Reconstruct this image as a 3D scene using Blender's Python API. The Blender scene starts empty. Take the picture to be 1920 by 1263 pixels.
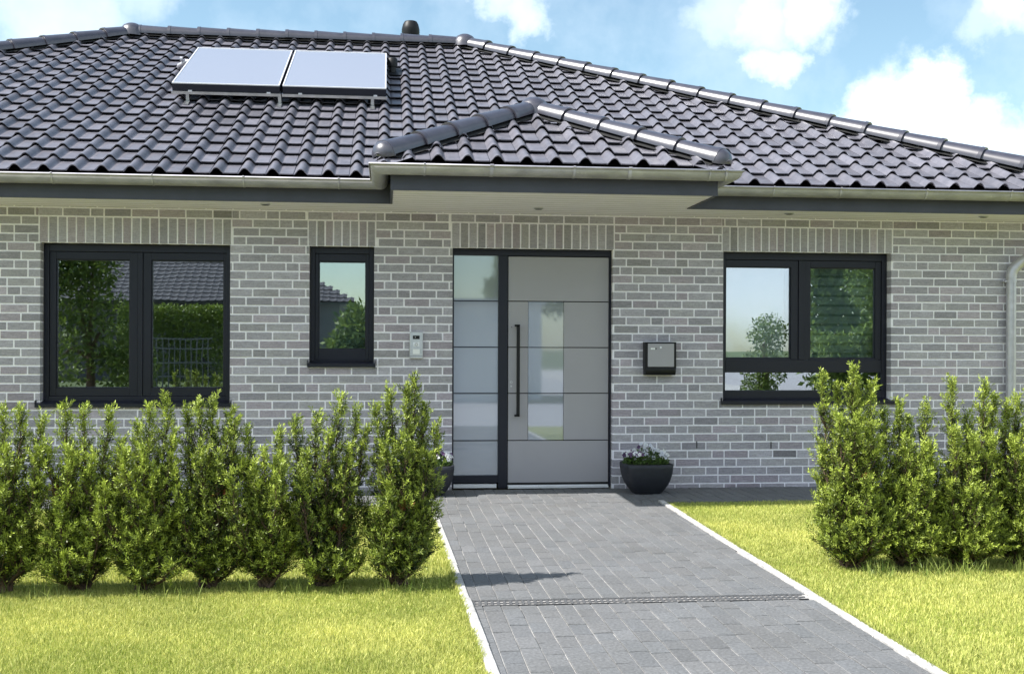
import bpy, bmesh, math, random
import numpy as np
from mathutils import Vector, Matrix, Quaternion

R = math.radians
C = bpy.context.scene.collection
SC = bpy.context.scene

# ------------------------------------------------------------------ camera
cam = bpy.data.cameras.new("camera")
camo = bpy.data.objects.new("camera", cam)
C.objects.link(camo)
cam.sensor_width = 36.0
cam.lens = 2150 / 1920 * 36
cam.shift_y = 19.5 / 1920
cam.clip_start = 0.1
cam.clip_end = 3000
CAM = Vector((0, -11.26, 1.40))
camo.matrix_world = Matrix.Translation(CAM) @ Matrix.Rotation(R(-6.25), 4, 'Z') @ Matrix.Rotation(R(90), 4, 'X') @ Matrix.Rotation(0.0037, 4, 'Z')
SC.camera = camo

# ------------------------------------------------------------------ sun, sky, exposure
SUNV = Vector((-2.4, -0.5, 2.95)).normalized()
EL = math.asin(SUNV.z)
sun = bpy.data.lights.new("sun", 'SUN')
sun.energy = 3.35
sun.angle = R(0.5)
sun.color = (1.0, 0.96, 0.9)
suno = bpy.data.objects.new("sun", sun)
C.objects.link(suno)
suno.location = (-20, -5, 25)
suno.rotation_euler = (-SUNV).to_track_quat('-Z', 'Y').to_euler()

W = bpy.data.worlds.new("World")
SC.world = W
W.use_nodes = True
wn, wl = W.node_tree.nodes, W.node_tree.links
wn.clear()
wo = wn.new('ShaderNodeOutputWorld')
bg = wn.new('ShaderNodeBackground')
sky = wn.new('ShaderNodeTexSky')
sky.sky_type = 'NISHITA'
sky.sun_disc = False
sky.sun_elevation = EL
sky.sun_rotation = math.atan2(SUNV.x, SUNV.y)
sky.air_density = 1.0
sky.dust_density = 0.6
sky.ozone_density = 1.6
bg.inputs['Strength'].default_value = 0.088
tcw = wn.new('ShaderNodeTexCoord')


def wmath(op, a, b=None, c=None, clamp=False):
    n = wn.new('ShaderNodeMath'); n.operation = op; n.use_clamp = clamp
    for i, v in enumerate((a, b, c)):
        if v is None: continue
        if isinstance(v, (int, float)): n.inputs[i].default_value = v
        else: wl.new(v, n.inputs[i])
    return n.outputs[0]


def wnoise(scale, detail, rough=.55):
    n = wn.new('ShaderNodeTexNoise')
    n.inputs['Scale'].default_value = scale; n.inputs['Detail'].default_value = detail
    n.inputs['Roughness'].default_value = rough
    wl.new(tcw.outputs['Generated'], n.inputs['Vector'])
    return n


# clouds: puffs at directions in the sky, edges broken up by noise
nz = wnoise(17, 8, .6)
sub = wn.new('ShaderNodeVectorMath'); sub.operation = 'SUBTRACT'
wl.new(nz.outputs['Color'], sub.inputs[0]); sub.inputs[1].default_value = (.5, .5, .5)
scl = wn.new('ShaderNodeVectorMath'); scl.operation = 'SCALE'; scl.inputs['Scale'].default_value = .09
wl.new(sub.outputs[0], scl.inputs[0])
add = wn.new('ShaderNodeVectorMath'); add.operation = 'ADD'
wl.new(tcw.outputs['Generated'], add.inputs[0]); wl.new(scl.outputs[0], add.inputs[1])
nrm = wn.new('ShaderNodeVectorMath'); nrm.operation = 'NORMALIZE'
wl.new(add.outputs[0], nrm.inputs[0])
PUFFS = [  # azimuth from +Y to +X (deg), elevation (deg), radius (deg), density
    (25.0, 10.7, 2.5, .8), (26.8, 11.9, 1.8, .9), (23.2, 10.9, 1.6, .7), (28.2, 9.8, 1.9, .75), (30.0, 8.6, 2.0, .6),
    (18.4, 16.1, 1.9, .55), (20.8, 15.9, 1.7, .62), (18.9, 13.9, 1.2, .6), (16.8, 16.4, 2.0, .4),
    (30.0, 16.3, 2.1, .6), (29.0, 14.9, 1.3, .35), (7.0, 16.4, 1.5, .55), (5.6, 17.2, 1.4, .5),
    (-15.8, 15.4, 3.2, .45), (-12, 17.5, 2.5, .35), (34, 11, 3, .8),
    (162, 5, 5, .9), (170, 30, 15, .9), (205, 32, 14, .9), (138, 26, 15, .9), (240, 28, 14, .8), (95, 28, 13, .9), (60, 42, 10, .6), (185, 52, 16, .9), (225, 52, 14, .8), (145, 52, 13, .8), (115, 12, 9, .8), (215, 12, 7, .7)]  # out-of-view cloud banks, added to lift the shaded wall and window reflections
acc = None
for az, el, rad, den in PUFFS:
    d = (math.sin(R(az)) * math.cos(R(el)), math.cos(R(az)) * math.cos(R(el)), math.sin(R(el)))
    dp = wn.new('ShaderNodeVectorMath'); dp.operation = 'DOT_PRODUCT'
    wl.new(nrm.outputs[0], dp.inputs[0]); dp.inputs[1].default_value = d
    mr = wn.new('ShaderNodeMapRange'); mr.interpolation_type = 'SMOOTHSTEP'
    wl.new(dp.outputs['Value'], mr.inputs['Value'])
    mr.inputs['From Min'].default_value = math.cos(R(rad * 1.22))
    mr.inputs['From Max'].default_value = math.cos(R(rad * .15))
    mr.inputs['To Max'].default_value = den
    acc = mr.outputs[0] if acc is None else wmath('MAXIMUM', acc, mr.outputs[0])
nz2 = wnoise(9, 6, .6)
hz = wn.new('ShaderNodeMapRange'); wl.new(nz2.outputs['Fac'], hz.inputs['Value'])
hz.inputs['From Min'].default_value = .45; hz.inputs['From Max'].default_value = .75
hz.inputs['To Min'].default_value = 0; hz.inputs['To Max'].default_value = .22
acc = wmath('MAXIMUM', acc, hz.outputs[0])
nz3 = wnoise(22, 4)
clr = wn.new('ShaderNodeMix'); clr.data_type = 'RGBA'
wl.new(nz3.outputs['Fac'], clr.inputs[0])
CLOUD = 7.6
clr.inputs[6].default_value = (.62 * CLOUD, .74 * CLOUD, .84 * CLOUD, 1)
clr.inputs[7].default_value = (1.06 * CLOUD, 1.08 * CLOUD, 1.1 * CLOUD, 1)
SKYT = wn.new('ShaderNodeMix'); SKYT.data_type = 'RGBA'; SKYT.blend_type = 'MULTIPLY'
SKYT.inputs[0].default_value = 1.0
wl.new(sky.outputs[0], SKYT.inputs[6])
SKYT.inputs[7].default_value = (.905, .945, .83, 1)
wm = wn.new('ShaderNodeMix'); wm.data_type = 'RGBA'
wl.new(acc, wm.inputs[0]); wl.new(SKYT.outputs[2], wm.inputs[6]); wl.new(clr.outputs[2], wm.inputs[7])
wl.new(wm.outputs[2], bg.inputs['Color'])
wl.new(bg.outputs[0], wo.inputs['Surface'])

SC.view_settings.view_transform = 'Standard'
SC.view_settings.look = 'None'
SC.view_settings.gamma = 1
SC.view_settings.use_curve_mapping = False
SC.view_settings.exposure = 1.45
SC.render.engine = 'CYCLES'
SC.cycles.max_bounces = 8
SC.cycles.transparent_max_bounces = 12

# ------------------------------------------------------------------ materials
def newmat(name):
    m = bpy.data.materials.new(name); m.use_nodes = True
    nt = m.node_tree
    b = nt.nodes['Principled BSDF']
    return m, nt.nodes, nt.links, b


def noise(N, L, scale, detail=4, rough=.6, coord='Object', vec_scale=None):
    tc = N.new('ShaderNodeTexCoord')
    n = N.new('ShaderNodeTexNoise')
    n.inputs['Scale'].default_value = scale; n.inputs['Detail'].default_value = detail
    n.inputs['Roughness'].default_value = rough
    if vec_scale:
        mp = N.new('ShaderNodeMapping'); mp.inputs['Scale'].default_value = vec_scale
        L.new(tc.outputs[coord], mp.inputs[0]); L.new(mp.outputs[0], n.inputs['Vector'])
    else:
        L.new(tc.outputs[coord], n.inputs['Vector'])
    return n.outputs['Fac']


def ramp(N, L, fac, stops):
    r = N.new('ShaderNodeValToRGB')
    e = r.color_ramp.elements
    while len(e) < len(stops): e.new(.5)
    for i, (p, c) in enumerate(stops):
        e[i].position = p; e[i].color = (*c, 1) if len(c) == 3 else c
    L.new(fac, r.inputs[0])
    return r.outputs[0]


def bump(N, L, b, fac, strength=.3, dist=.01):
    bp = N.new('ShaderNodeBump'); bp.inputs['Strength'].default_value = strength
    bp.inputs['Distance'].default_value = dist
    L.new(fac, bp.inputs['Height']); L.new(bp.outputs[0], b.inputs['Normal'])


def mix(N, L, fac, a, b, mode='MIX'):
    m = N.new('ShaderNodeMix'); m.data_type = 'RGBA'; m.blend_type = mode
    for s, v in ((0, fac), (6, a), (7, b)):
        if isinstance(v, (int, float)): m.inputs[s].default_value = v
        elif isinstance(v, tuple): m.inputs[s].default_value = (*v[:3], 1)
        else: L.new(v, m.inputs[s])
    return m.outputs[2]


def plain(name, col, rough=.5, metal=0, var=.12, scale=12, bmp=0, bscale=80, spec=None):
    m, N, L, b = newmat(name)
    f = noise(N, L, scale, 5)
    lo = tuple(c * (1 - var) for c in col); hi = tuple(min(1, c * (1 + var)) for c in col)
    L.new(ramp(N, L, f, [(.3, lo), (.7, hi)]), b.inputs['Base Color'])
    b.inputs['Roughness'].default_value = rough
    b.inputs['Metallic'].default_value = metal
    if spec is not None: b.inputs['Specular IOR Level'].default_value = spec
    if bmp: bump(N, L, b, noise(N, L, bscale, 4), bmp, .005)
    return m


def attr_mat(name, rough, streak=None, bmp=.2, coat=0, spec=None, streak_amt=.25):
    m, N, L, b = newmat(name)
    at = N.new('ShaderNodeAttribute'); at.attribute_name = 'tint'
    col = at.outputs['Color']
    if streak:
        f = noise(N, L, 1.0, 6, .65, vec_scale=streak)
        g = ramp(N, L, f, [(.3, (1 - streak_amt,) * 3), (.7, (1 + streak_amt * .7,) * 3)])
        col = mix(N, L, 1.0, col, g, 'MULTIPLY')
        if bmp: bump(N, L, b, f, bmp, .004)
    big = noise(N, L, 1.3, 6, .65)
    col = mix(N, L, 1.0, col, ramp(N, L, big, [(.3, (.90, .90, .89)), (.7, (1.08, 1.08, 1.09))]), 'MULTIPLY')
    fine = noise(N, L, 70, 3, .7)
    col = mix(N, L, 1.0, col, ramp(N, L, fine, [(.35, (.86, .86, .86)), (.65, (1.12, 1.12, 1.12))]), 'MULTIPLY')
    L.new(col, b.inputs['Base Color'])
    b.inputs['Roughness'].default_value = rough
    if coat: b.inputs['Coat Weight'].default_value = coat; b.inputs['Coat Roughness'].default_value = .12
    if spec is not None: b.inputs['Specular IOR Level'].default_value = spec
    return m


M = {}
M['brick'] = attr_mat('grey_brick', .85, (11, 11, 150), .7, streak_amt=.32)
M['mortar'] = plain('pale_mortar', (.88, .85, .90), .95, var=.09, scale=30, bmp=.3)
M['frame'] = plain('anthracite_frame', (.010, .011, .021), .42, var=.05, scale=3, spec=.35)
M['black'] = plain('black_rubber', (.008, .008, .009), .6)
M['door'] = plain('beige_grey_door', (.335, .322, .345), .36, var=.03, scale=2)
M['steel'] = plain('brushed_steel', (.55, .55, .56), .35, 1, var=.1, scale=20)
M['alu'] = plain('pale_aluminium', (.75, .75, .78), .4, .3, var=.05)
M['soffit'] = plain('pale_soffit_board', (.82, .77, .88), .7, var=.05, scale=3)
M['fascia'] = plain('slate_fascia', (.042, .044, .06), .5, var=.18, scale=4)
M['dark'] = plain('dark_underlay', (.012, .012, .012), .9)
M['black_metal'] = plain('black_metal', (.007, .007, .008), .5, spec=.3)
M['white'] = plain('white_paint', (.8, .8, .8), .6, var=.03)
M['kerb'] = plain('concrete_edging', (.42, .41, .40), .9, var=.35, scale=16, bmp=.5, bscale=60)
M['interior'] = plain('interior_paint', (.30, .30, .29), .9, var=.05, scale=1)
M['interior_floor'] = plain('interior_floor', (.16, .12, .09), .5, var=.1, scale=2)
M['pane_white'] = plain('reflection_white', (.88, .88, .92), .8, var=.02)  # for the added sheet that imitates a bright reflection
M['sheer'] = plain('grey_blind', (.62, .72, .70), .8, var=.04)
M['sheer_dark'] = plain('grey_blind_gap', (.30, .38, .37), .8, var=.04)
M['pot'] = plain('anthracite_pot', (.020, .022, .030), .55, spec=.35, var=.15, scale=20, bmp=.1)
M['soil'] = plain('dark_soil', (.05, .035, .025), .95, var=.4, scale=60)
M['bark'] = plain('brown_bark', (.10, .065, .045), .9, var=.3, scale=30, bmp=.5)
M['pipe_grey'] = plain('grey_pipe', (.50, .49, .53), .38, .4, var=.12, scale=14)
M['grate'] = plain('galvanised_grate', (.17, .17, .175), .5, .5, var=.2, scale=60)
M['ground_far'] = plain('far_grass', (.075, .105, .03), .95, var=.3, scale=.6)
M['asphalt'] = plain('pale_asphalt', (.34, .335, .35), .9, var=.12, scale=8, bmp=.3)
M['garage'] = plain('white_render', (.75, .75, .76), .85, var=.04, scale=2)
M['facade'] = plain('dark_render', (.10, .10, .105), .85, var=.08, scale=2)

# roof tiles: engobed dark grey, slight shine
m, N, L, b = newmat('dark_roof_tile')
at = N.new('ShaderNodeAttribute'); at.attribute_name = 'tint'
f = noise(N, L, 9, 6, .65)
L.new(mix(N, L, 1.0, at.outputs['Color'], ramp(N, L, f, [(.3, (.75, .75, .75)), (.75, (1.25, 1.22, 1.18))]), 'MULTIPLY'), b.inputs['Base Color'])
b.inputs['Roughness'].default_value = .42
rr = N.new('ShaderNodeMapRange'); L.new(noise(N, L, 25, 5), rr.inputs['Value'])
rr.inputs['To Min'].default_value = .24; rr.inputs['To Max'].default_value = .46
L.new(rr.outputs[0], b.inputs['Roughness'])
bump(N, L, b, noise(N, L, 120, 4), .12, .004)
M['tile'] = m
m, N, L, b = newmat('glazed_ridge_tile')
f = noise(N, L, 10, 5)
L.new(ramp(N, L, f, [(.3, (.035, .034, .048)), (.7, (.055, .052, .07))]), b.inputs['Base Color'])
b.inputs['Roughness'].default_value = .36
b.inputs['Coat Weight'].default_value = .7
b.inputs['Coat Roughness'].default_value = .3
M['ridge'] = m

# zinc
m, N, L, b = newmat('weathered_zinc')
f = noise(N, L, 5, 6, .6, vec_scale=(1, 1, 3))
f2 = noise(N, L, 40, 3)
c1 = ramp(N, L, f, [(.3, (.31, .30, .345)), (.7, (.50, .485, .54))])
c2 = ramp(N, L, f2, [(.62, (0, 0, 0)), (.75, (.10, .10, .10))])
L.new(mix(N, L, 1.0, c1, c2, 'ADD'), b.inputs['Base Color'])
b.inputs['Metallic'].default_value = .3; b.inputs['Roughness'].default_value = .45
M['zinc'] = m

# pavers
M['paver'] = attr_mat('dark_paver', .8, (60, 60, 60), .5, spec=.35, streak_amt=.3)
M['joint'] = plain('pale_joint_sand', (.34, .33, .32), .95, var=.4, scale=40)

# glass
def glass(name, refl, tint=(.8, .85, .85), rough=0.0, ior_edge=True, transp=1.0, diff=None, wob=0):
    m = bpy.data.materials.new(name); m.use_nodes = True
    N, L = m.node_tree.nodes, m.node_tree.links
    N.clear()
    o = N.new('ShaderNodeOutputMaterial')
    g = N.new('ShaderNodeBsdfGlossy'); g.inputs['Roughness'].default_value = rough
    g.inputs['Color'].default_value = (.84, .91, 1.0, 1)
    t = N.new('ShaderNodeBsdfTransparent'); t.inputs['Color'].default_value = (*tint, 1)
    under = t.outputs[0]
    if diff:
        d = N.new('ShaderNodeBsdfDiffuse'); d.inputs['Color'].default_value = (*diff, 1)
        mx = N.new('ShaderNodeMixShader'); mx.inputs[0].default_value = transp
        L.new(d.outputs[0], mx.inputs[1]); L.new(t.outputs[0], mx.inputs[2]); under = mx.outputs[0]
    if wob:
        tc = N.new('ShaderNodeTexCoord'); nn = N.new('ShaderNodeTexNoise'); nn.inputs['Scale'].default_value = 1.6
        L.new(tc.outputs['Object'], nn.inputs['Vector'])
        bp = N.new('ShaderNodeBump'); bp.inputs['Strength'].default_value = wob; bp.inputs['Distance'].default_value = .01
        L.new(nn.outputs['Fac'], bp.inputs['Height']); L.new(bp.outputs[0], g.inputs['Normal'])
    mx = N.new('ShaderNodeMixShader')
    lw = N.new('ShaderNodeFresnel'); lw.inputs['IOR'].default_value = 1.5
    ad = N.new('ShaderNodeMath'); ad.operation = 'ADD'; ad.use_clamp = True
    L.new(lw.outputs[0], ad.inputs[0]); ad.inputs[1].default_value = refl
    L.new(ad.outputs[0], mx.inputs[0]); L.new(under, mx.inputs[1]); L.new(g.outputs[0], mx.inputs[2])
    L.new(mx.outputs[0], o.inputs['Surface'])
    return m


M['glass'] = glass('window_glass', .30, (.88, .92, .90), wob=.04)
M['frost'] = glass('satin_glass', .18, (.5, .56, .6), .03, transp=.35, diff=(.44, .47, .53))
M['collector'] = glass('collector_glass', .16, (.3, .3, .3), .22, transp=.02, diff=(.30, .31, .355))


def leaf_mat(name, lo, hi, rough=.5, trans=.25, noise_scale=3):
    m = bpy.data.materials.new(name); m.use_nodes = True
    N, L = m.node_tree.nodes, m.node_tree.links
    N.clear()
    o = N.new('ShaderNodeOutputMaterial')
    at = N.new('ShaderNodeAttribute'); at.attribute_name = 'tint'
    col = ramp(N, L, at.outputs['Fac'], [(0, lo), (1, hi)])
    f = noise(N, L, noise_scale, 4)
    col = mix(N, L, 1.0, col, ramp(N, L, f, [(.3, (.8, .82, .75)), (.7, (1.2, 1.15, 1.1))]), 'MULTIPLY')
    p = N.new('ShaderNodeBsdfPrincipled'); p.inputs['Roughness'].default_value = rough
    p.inputs['Specular IOR Level'].default_value = .35
    L.new(col, p.inputs['Base Color'])
    t = N.new('ShaderNodeBsdfTranslucent'); L.new(col, t.inputs['Color'])
    mx = N.new('ShaderNodeMixShader'); mx.inputs[0].default_value = trans
    L.new(p.outputs[0], mx.inputs[1]); L.new(t.outputs[0], mx.inputs[2])
    L.new(mx.outputs[0], o.inputs['Surface'])
    return m


M['yew'] = leaf_mat('yew_needles', (.010, .030, .007), (.44, .54, .09), .45, .14)  # near-black low end also paints the shade inside the bushes
M['yew_dead'] = leaf_mat('dead_yew_needles', (.16, .05, .02), (.30, .11, .05), .8, .2)
M['grass'] = leaf_mat('lawn_blades', (.25, .335, .05), (.76, .75, .27), .55, .3, 1.2)
M['tall_grass'] = leaf_mat('tall_grass_blades', (.10, .18, .03), (.42, .48, .14), .5, .3)
M['tree'] = leaf_mat('tree_leaves', (.04, .08, .015), (.20, .28, .05), .5, .3, 1)
M['pansy_leaf'] = leaf_mat('pansy_leaves', (.03, .07, .015), (.10, .17, .04), .5, .25)
M['petal'] = leaf_mat('white_petals', (.62, .66, .80), (.85, .86, .9), .6, .25)
M['petal_violet'] = leaf_mat('violet_petals', (.06, .03, .10), (.20, .12, .25), .6, .25)

# lawn soil / thatch
m, N, L, b = newmat('lawn_base')
f = noise(N, L, 30, 6)
L.new(ramp(N, L, f, [(.3, (.14, .16, .03)), (.7, (.30, .31, .08))]), b.inputs['Base Color'])
b.inputs['Roughness'].default_value = .95
M['lawn'] = m

# ------------------------------------------------------------------ mesh helpers
class MB:
    def __init__(s):
        s.v = []; s.f = []; s.m = []; s.t = []; s.sm = []

    def quadpts(s, pts, mi=0, tint=None, smooth=False):
        n = len(s.v); s.v += [tuple(p) for p in pts]
        s.f.append(tuple(range(n, n + len(pts)))); s.m.append(mi); s.sm.append(smooth)
        s.t += [tint or (1, 1, 1)] * len(pts)

    def box(s, x0, x1, y0, y1, z0, z1, mi=0, tint=None, skip=''):
        n = len(s.v)
        s.v += [(x0, y0, z0), (x1, y0, z0), (x1, y1, z0), (x0, y1, z0), (x0, y0, z1), (x1, y0, z1), (x1, y1, z1), (x0, y1, z1)]
        F = dict(b=(0, 3, 2, 1), t=(4, 5, 6, 7), f=(0, 1, 5, 4), r=(1, 2, 6, 5), k=(2, 3, 7, 6), l=(3, 0, 4, 7))
        for k, q in F.items():
            if k in skip: continue
            s.f.append(tuple(n + i for i in q)); s.m.append(mi); s.sm.append(False)
        s.t += [tint or (1, 1, 1)] * 8

    def obox(s, o, ax, ay, az, mi=0, tint=None):
        """box from corner o and three edge vectors"""
        o, ax, ay, az = map(Vector, (o, ax, ay, az))
        n = len(s.v)
        P = [o, o + ax, o + ax + ay, o + ay]
        s.v += [tuple(p) for p in P] + [tuple(p + az) for p in P]
        for q in ((0, 3, 2, 1), (4, 5, 6, 7), (0, 1, 5, 4), (1, 2, 6, 5), (2, 3, 7, 6), (3, 0, 4, 7)):
            s.f.append(tuple(n + i for i in q)); s.m.append(mi); s.sm.append(False)
        s.t += [tint or (1, 1, 1)] * 8

    def grid(s, rows, mi=0, tint=None, smooth=True, closed=False):
        n = len(s.v); w = len(rows[0])
        for r in rows: s.v += [tuple(p) for p in r]
        s.t += [tint or (1, 1, 1)] * (w * len(rows))
        for i in range(len(rows) - 1):
            for j in range(w if closed else w - 1):
                a = n + i * w + j; b2 = n + i * w + (j + 1) % w
                s.f.append((a, b2, b2 + w, a + w)); s.m.append(mi); s.sm.append(smooth)

    def tube(s, pts, rad, seg=8, mi=0, cap=True, tint=None):
        pts = [Vector(p) for p in pts]
        rows = []
        for i, p in enumerate(pts):
            d = (pts[min(i + 1, len(pts) - 1)] - pts[max(i - 1, 0)]).normalized()
            a = d.orthogonal().normalized() if i == 0 else (a - d * a.dot(d)).normalized()
            b2 = d.cross(a)
            r = rad[i] if isinstance(rad, (list, tuple)) else rad
            rows.append([p + (a * math.cos(t) + b2 * math.sin(t)) * r for t in [2 * math.pi * k / seg for k in range(seg)]])
        s.grid(rows, mi, tint, True, True)
        if cap:
            s.quadpts(rows[0][::-1], mi, tint); s.quadpts(rows[-1], mi, tint)

    def lathe(s, prof, c=(0, 0, 0), seg=20, mi=0, tint=None):
        rows = [[(c[0] + r * math.cos(t), c[1] + r * math.sin(t), c[2] + z) for t in [2 * math.pi * k / seg for k in range(seg)]] for r, z in prof]
        s.grid(rows, mi, tint, True, True)

    def mesh(s, name, mats):
        me = bpy.data.meshes.new(name)
        me.from_pydata(s.v, [], s.f)
        for m_ in (mats if isinstance(mats, (list, tuple)) else [mats]): me.materials.append(m_)
        me.polygons.foreach_set('material_index', s.m)
        me.polygons.foreach_set('use_smooth', s.sm)
        a = me.attributes.new('tint', 'FLOAT_COLOR', 'POINT')
        arr = np.ones((len(s.v), 4), 'f'); arr[:, :3] = np.array(s.t, 'f')
        a.data.foreach_set('color', arr.ravel())
        me.update()
        return me

    def build(s, name, mats, parent=None, bevel=0, loc=None):
        o = bpy.data.objects.new(name, s.mesh(name, mats))
        C.objects.link(o)
        if parent: o.parent = parent
        if loc: o.location = loc
        if bevel:
            bv = o.modifiers.new('bevel', 'BEVEL'); bv.width = bevel; bv.segments = 2; bv.limit_method = 'ANGLE'
        return o


def tag(o, label=None, cat=None, group=None, kind=None):
    if label: o['label'] = label
    if cat: o['category'] = cat
    if group: o['group'] = group
    if kind: o['kind'] = kind
    return o


def empty(name, loc, label, cat, group=None, rz=0):
    o = bpy.data.objects.new(name, None); C.objects.link(o)
    o.location = loc; o.rotation_euler.z = rz
    o.empty_display_size = .2
    return tag(o, label, cat, group)


def fast_mesh(name, verts, faces_n, mat, tints, parent=None):
    """verts (n,4,3) quads; tints (n,)"""
    n = len(verts); k = verts.shape[1]
    me = bpy.data.meshes.new(name)
    me.vertices.add(n * k); me.vertices.foreach_set('co', verts.astype('f').ravel())
    me.loops.add(n * k); me.loops.foreach_set('vertex_index', np.arange(n * k, dtype='i'))
    me.polygons.add(n)
    me.polygons.foreach_set('loop_start', np.arange(0, n * k, k, dtype='i'))
    me.polygons.foreach_set('loop_total', np.full(n, k, dtype='i'))
    mats = mat if isinstance(mat, (list, tuple)) else [mat]
    for m_ in mats: me.materials.append(m_)
    a = me.attributes.new('tint', 'FLOAT_COLOR', 'POINT')
    t = np.repeat(tints, k); arr = np.stack([t, t, t, np.ones_like(t)], 1).astype('f')
    a.data.foreach_set('color', arr.ravel())
    me.update(calc_edges=True)
    o = bpy.data.objects.new(name, me); C.objects.link(o)
    if parent: o.parent = parent
    return o


# ------------------------------------------------------------------ ground, paving, kerbs
CO = .08333      # brick course
G = []
g = MB(); g.box(-600, 600, -600, 600, -.35, -.3); g.build('ground', M['ground_far']).__setitem__('kind', 'structure')
g = MB()
g.quadpts([(-60, -9.0, -.02), (.40, -9.0, -.02), (.40, -.8, -.02), (-60, -.8, -.02)])
g.quadpts([(2.42, -9.0, -.02), (60, -9.0, -.02), (60, -1.0, -.02), (2.42, -1.0, -.02)])
g.box(-60, 60, -9, 60, -.3, -.05)
tag(g.build('lawn', M['lawn']), kind='structure')
g = MB(); g.box(-60, 60, -60, -9.05, -.3, -.03)  # unseen street, widened and paled to bounce light onto the shaded wall
tag(g.build('street', M['asphalt']), kind='structure')
g = MB(); g.box(3, 7.4, -21, -17.5, -.03, .03); g.box(-12, -3.5, -34, -15, -.03, .03)
tag(g.build('verge', M['ground_far']), kind='structure')


def paving(x0f, x1f, ya, yb, rng, mb, roww=.0985, gap=(-5.07, -4.93)):
    """bricks laid in rows running along Y; x0f/x1f give the edge at y"""
    xa = min(x0f(ya), x0f(yb)); xb = max(x1f(ya), x1f(yb))
    n = int((xb - xa) / roww) + 1
    for i in range(n):
        rx0 = xa + i * roww; rx1 = rx0 + roww
        y = ya - rng.random() * .2
        while y < yb:
            ln = rng.choice([.2, .2, .2, .2, .15, .25]) + rng.uniform(-.004, .004)
            y0, y1 = max(y, ya), min(y + ln, yb)
            for (c0, c1) in ([(y0, y1)] if (y1 < gap[0] or y0 > gap[1]) else [(y0, min(y1, gap[0])), (max(y0, gap[1]), y1)]):
                if c1 - c0 < .02: continue
                ym = (c0 + c1) / 2
                a, b_ = max(rx0, x0f(ym)), min(rx1, x1f(ym))
                if b_ - a < .02: continue
                j = .0021
                h = rng.uniform(-.002, .002)
                v = rng.gauss(.146, .0065); tw = rng.uniform(-.002, .002)
                t = (v * .98 + tw, v, v * 1.03 - tw)
                hx = rng.uniform(-.0012, .0012)
                A = [(a + j, c0 + j * .9), (b_ - j, c0 + j * .9), (b_ - j, c1 - j * .9), (a + j, c1 - j * .9)]
                ch = .003
                I = [(a + j + ch, c0 + j + ch * .4), (b_ - j - ch, c0 + j + ch * .4), (b_ - j - ch, c1 - j - ch * .4), (a + j + ch, c1 - j - ch * .4)]
                z = [h - hx, h + hx, h + hx, h - hx]
                k = len(mb.v)
                mb.v += [(p[0], p[1], z[q]) for q, p in enumerate(I)] + [(p[0], p[1], z[q] - .0035) for q, p in enumerate(A)] + [(p[0], p[1], -.02) for p in A]
                mb.t += [t] * 12
                for q in ((0, 1, 2, 3), (4, 5, 1, 0), (5, 6, 2, 1), (6, 7, 3, 2), (7, 4, 0, 3), (8, 9, 5, 4), (9, 10, 6, 5), (10, 11, 7, 6), (11, 8, 4, 7)):
                    mb.f.append(tuple(k + w for w in q)); mb.m.append(0); mb.sm.append(False)
            y += ln


rng = random.Random(4)
EL0 = lambda y: .425 if y > -1.2 else .425 + (-(y) - 1.2) * .0125
ER0 = lambda y: 2.47 + (y + 1) * .022
pv = MB()
paving(EL0, ER0, -8.9, -1.02, rng, pv)
for (a, b_) in ((-9.2, 7.0),):
    paving(lambda y: a, lambda y: b_, -1.0, -.01, rng, pv)
pv.quadpts([(EL0(-8.9), -8.9, -.006), (ER0(-8.9), -8.9, -.006), (ER0(-1.0), -1.0, -.006), (EL0(-1.2), -1.0, -.006)], 1)
pv.quadpts([(-9.2, -1.0, -.0065), (7, -1.0, -.0065), (7, -.0, -.0065), (-9.2, 0, -.0065)], 1)
tag(pv.build('path', [M['paver'], M['joint']]), kind='structure')


def kerb(f, side, ya, yb, rngk):
    mb = MB(); y = ya
    while y < yb:
        y1 = min(y + 1.0, yb)
        dx = rngk.uniform(-.003, .003)
        a0, a1 = f(y) + dx, f(y1 - .006) + dx
        w = .05 * side
        x = sorted([(a0, a1), (a0 + w, a1 + w)])
        (l0, l1), (r0, r1) = x
        k = len(mb.v); zt = .012 + rngk.uniform(-.003, .003)
        c = .006
        mb.v += [(l0, y, -.2), (r0, y, -.2), (r1, y1 - .006, -.2), (l1, y1 - .006, -.2),
                 (l0, y, zt - c), (r0, y, zt - c), (r1, y1 - .006, zt - c), (l1, y1 - .006, zt - c),
                 (l0 + c, y + c, zt), (r0 - c, y + c, zt), (r1 - c, y1 - .006 - c, zt), (l1 + c, y1 - .006 - c, zt)]
        mb.t += [(1, 1, 1)] * 12
        for q in ((0, 1, 5, 4), (1, 2, 6, 5), (2, 3, 7, 6), (3, 0, 4, 7), (4, 5, 9, 8), (5, 6, 10, 9), (6, 7, 11, 10), (7, 4, 8, 11), (8, 9, 10, 11)):
            mb.f.append(tuple(k + i for i in q)); mb.m.append(0); mb.sm.append(False)
        y = y1
    return mb


kl = kerb(EL0, -1, -8.9, -1.0, random.Random(1))
tag(kl.build('kerb', M['kerb']), kind='structure')
kr = kerb(ER0, 1, -8.9, -1.0, random.Random(2))
tag(kr.build('kerb', M['kerb']), kind='structure')
kx = MB(); kx.box(2.53, 7, -1.05, -1.003, -.2, .004, 0, (.14, .14, .145)); kx.box(-9, .37, -1.05, -1.003, -.2, .004, 0, (.14, .14, .145))
tag(kx.build('kerb', M['paver']), kind='structure')

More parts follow.
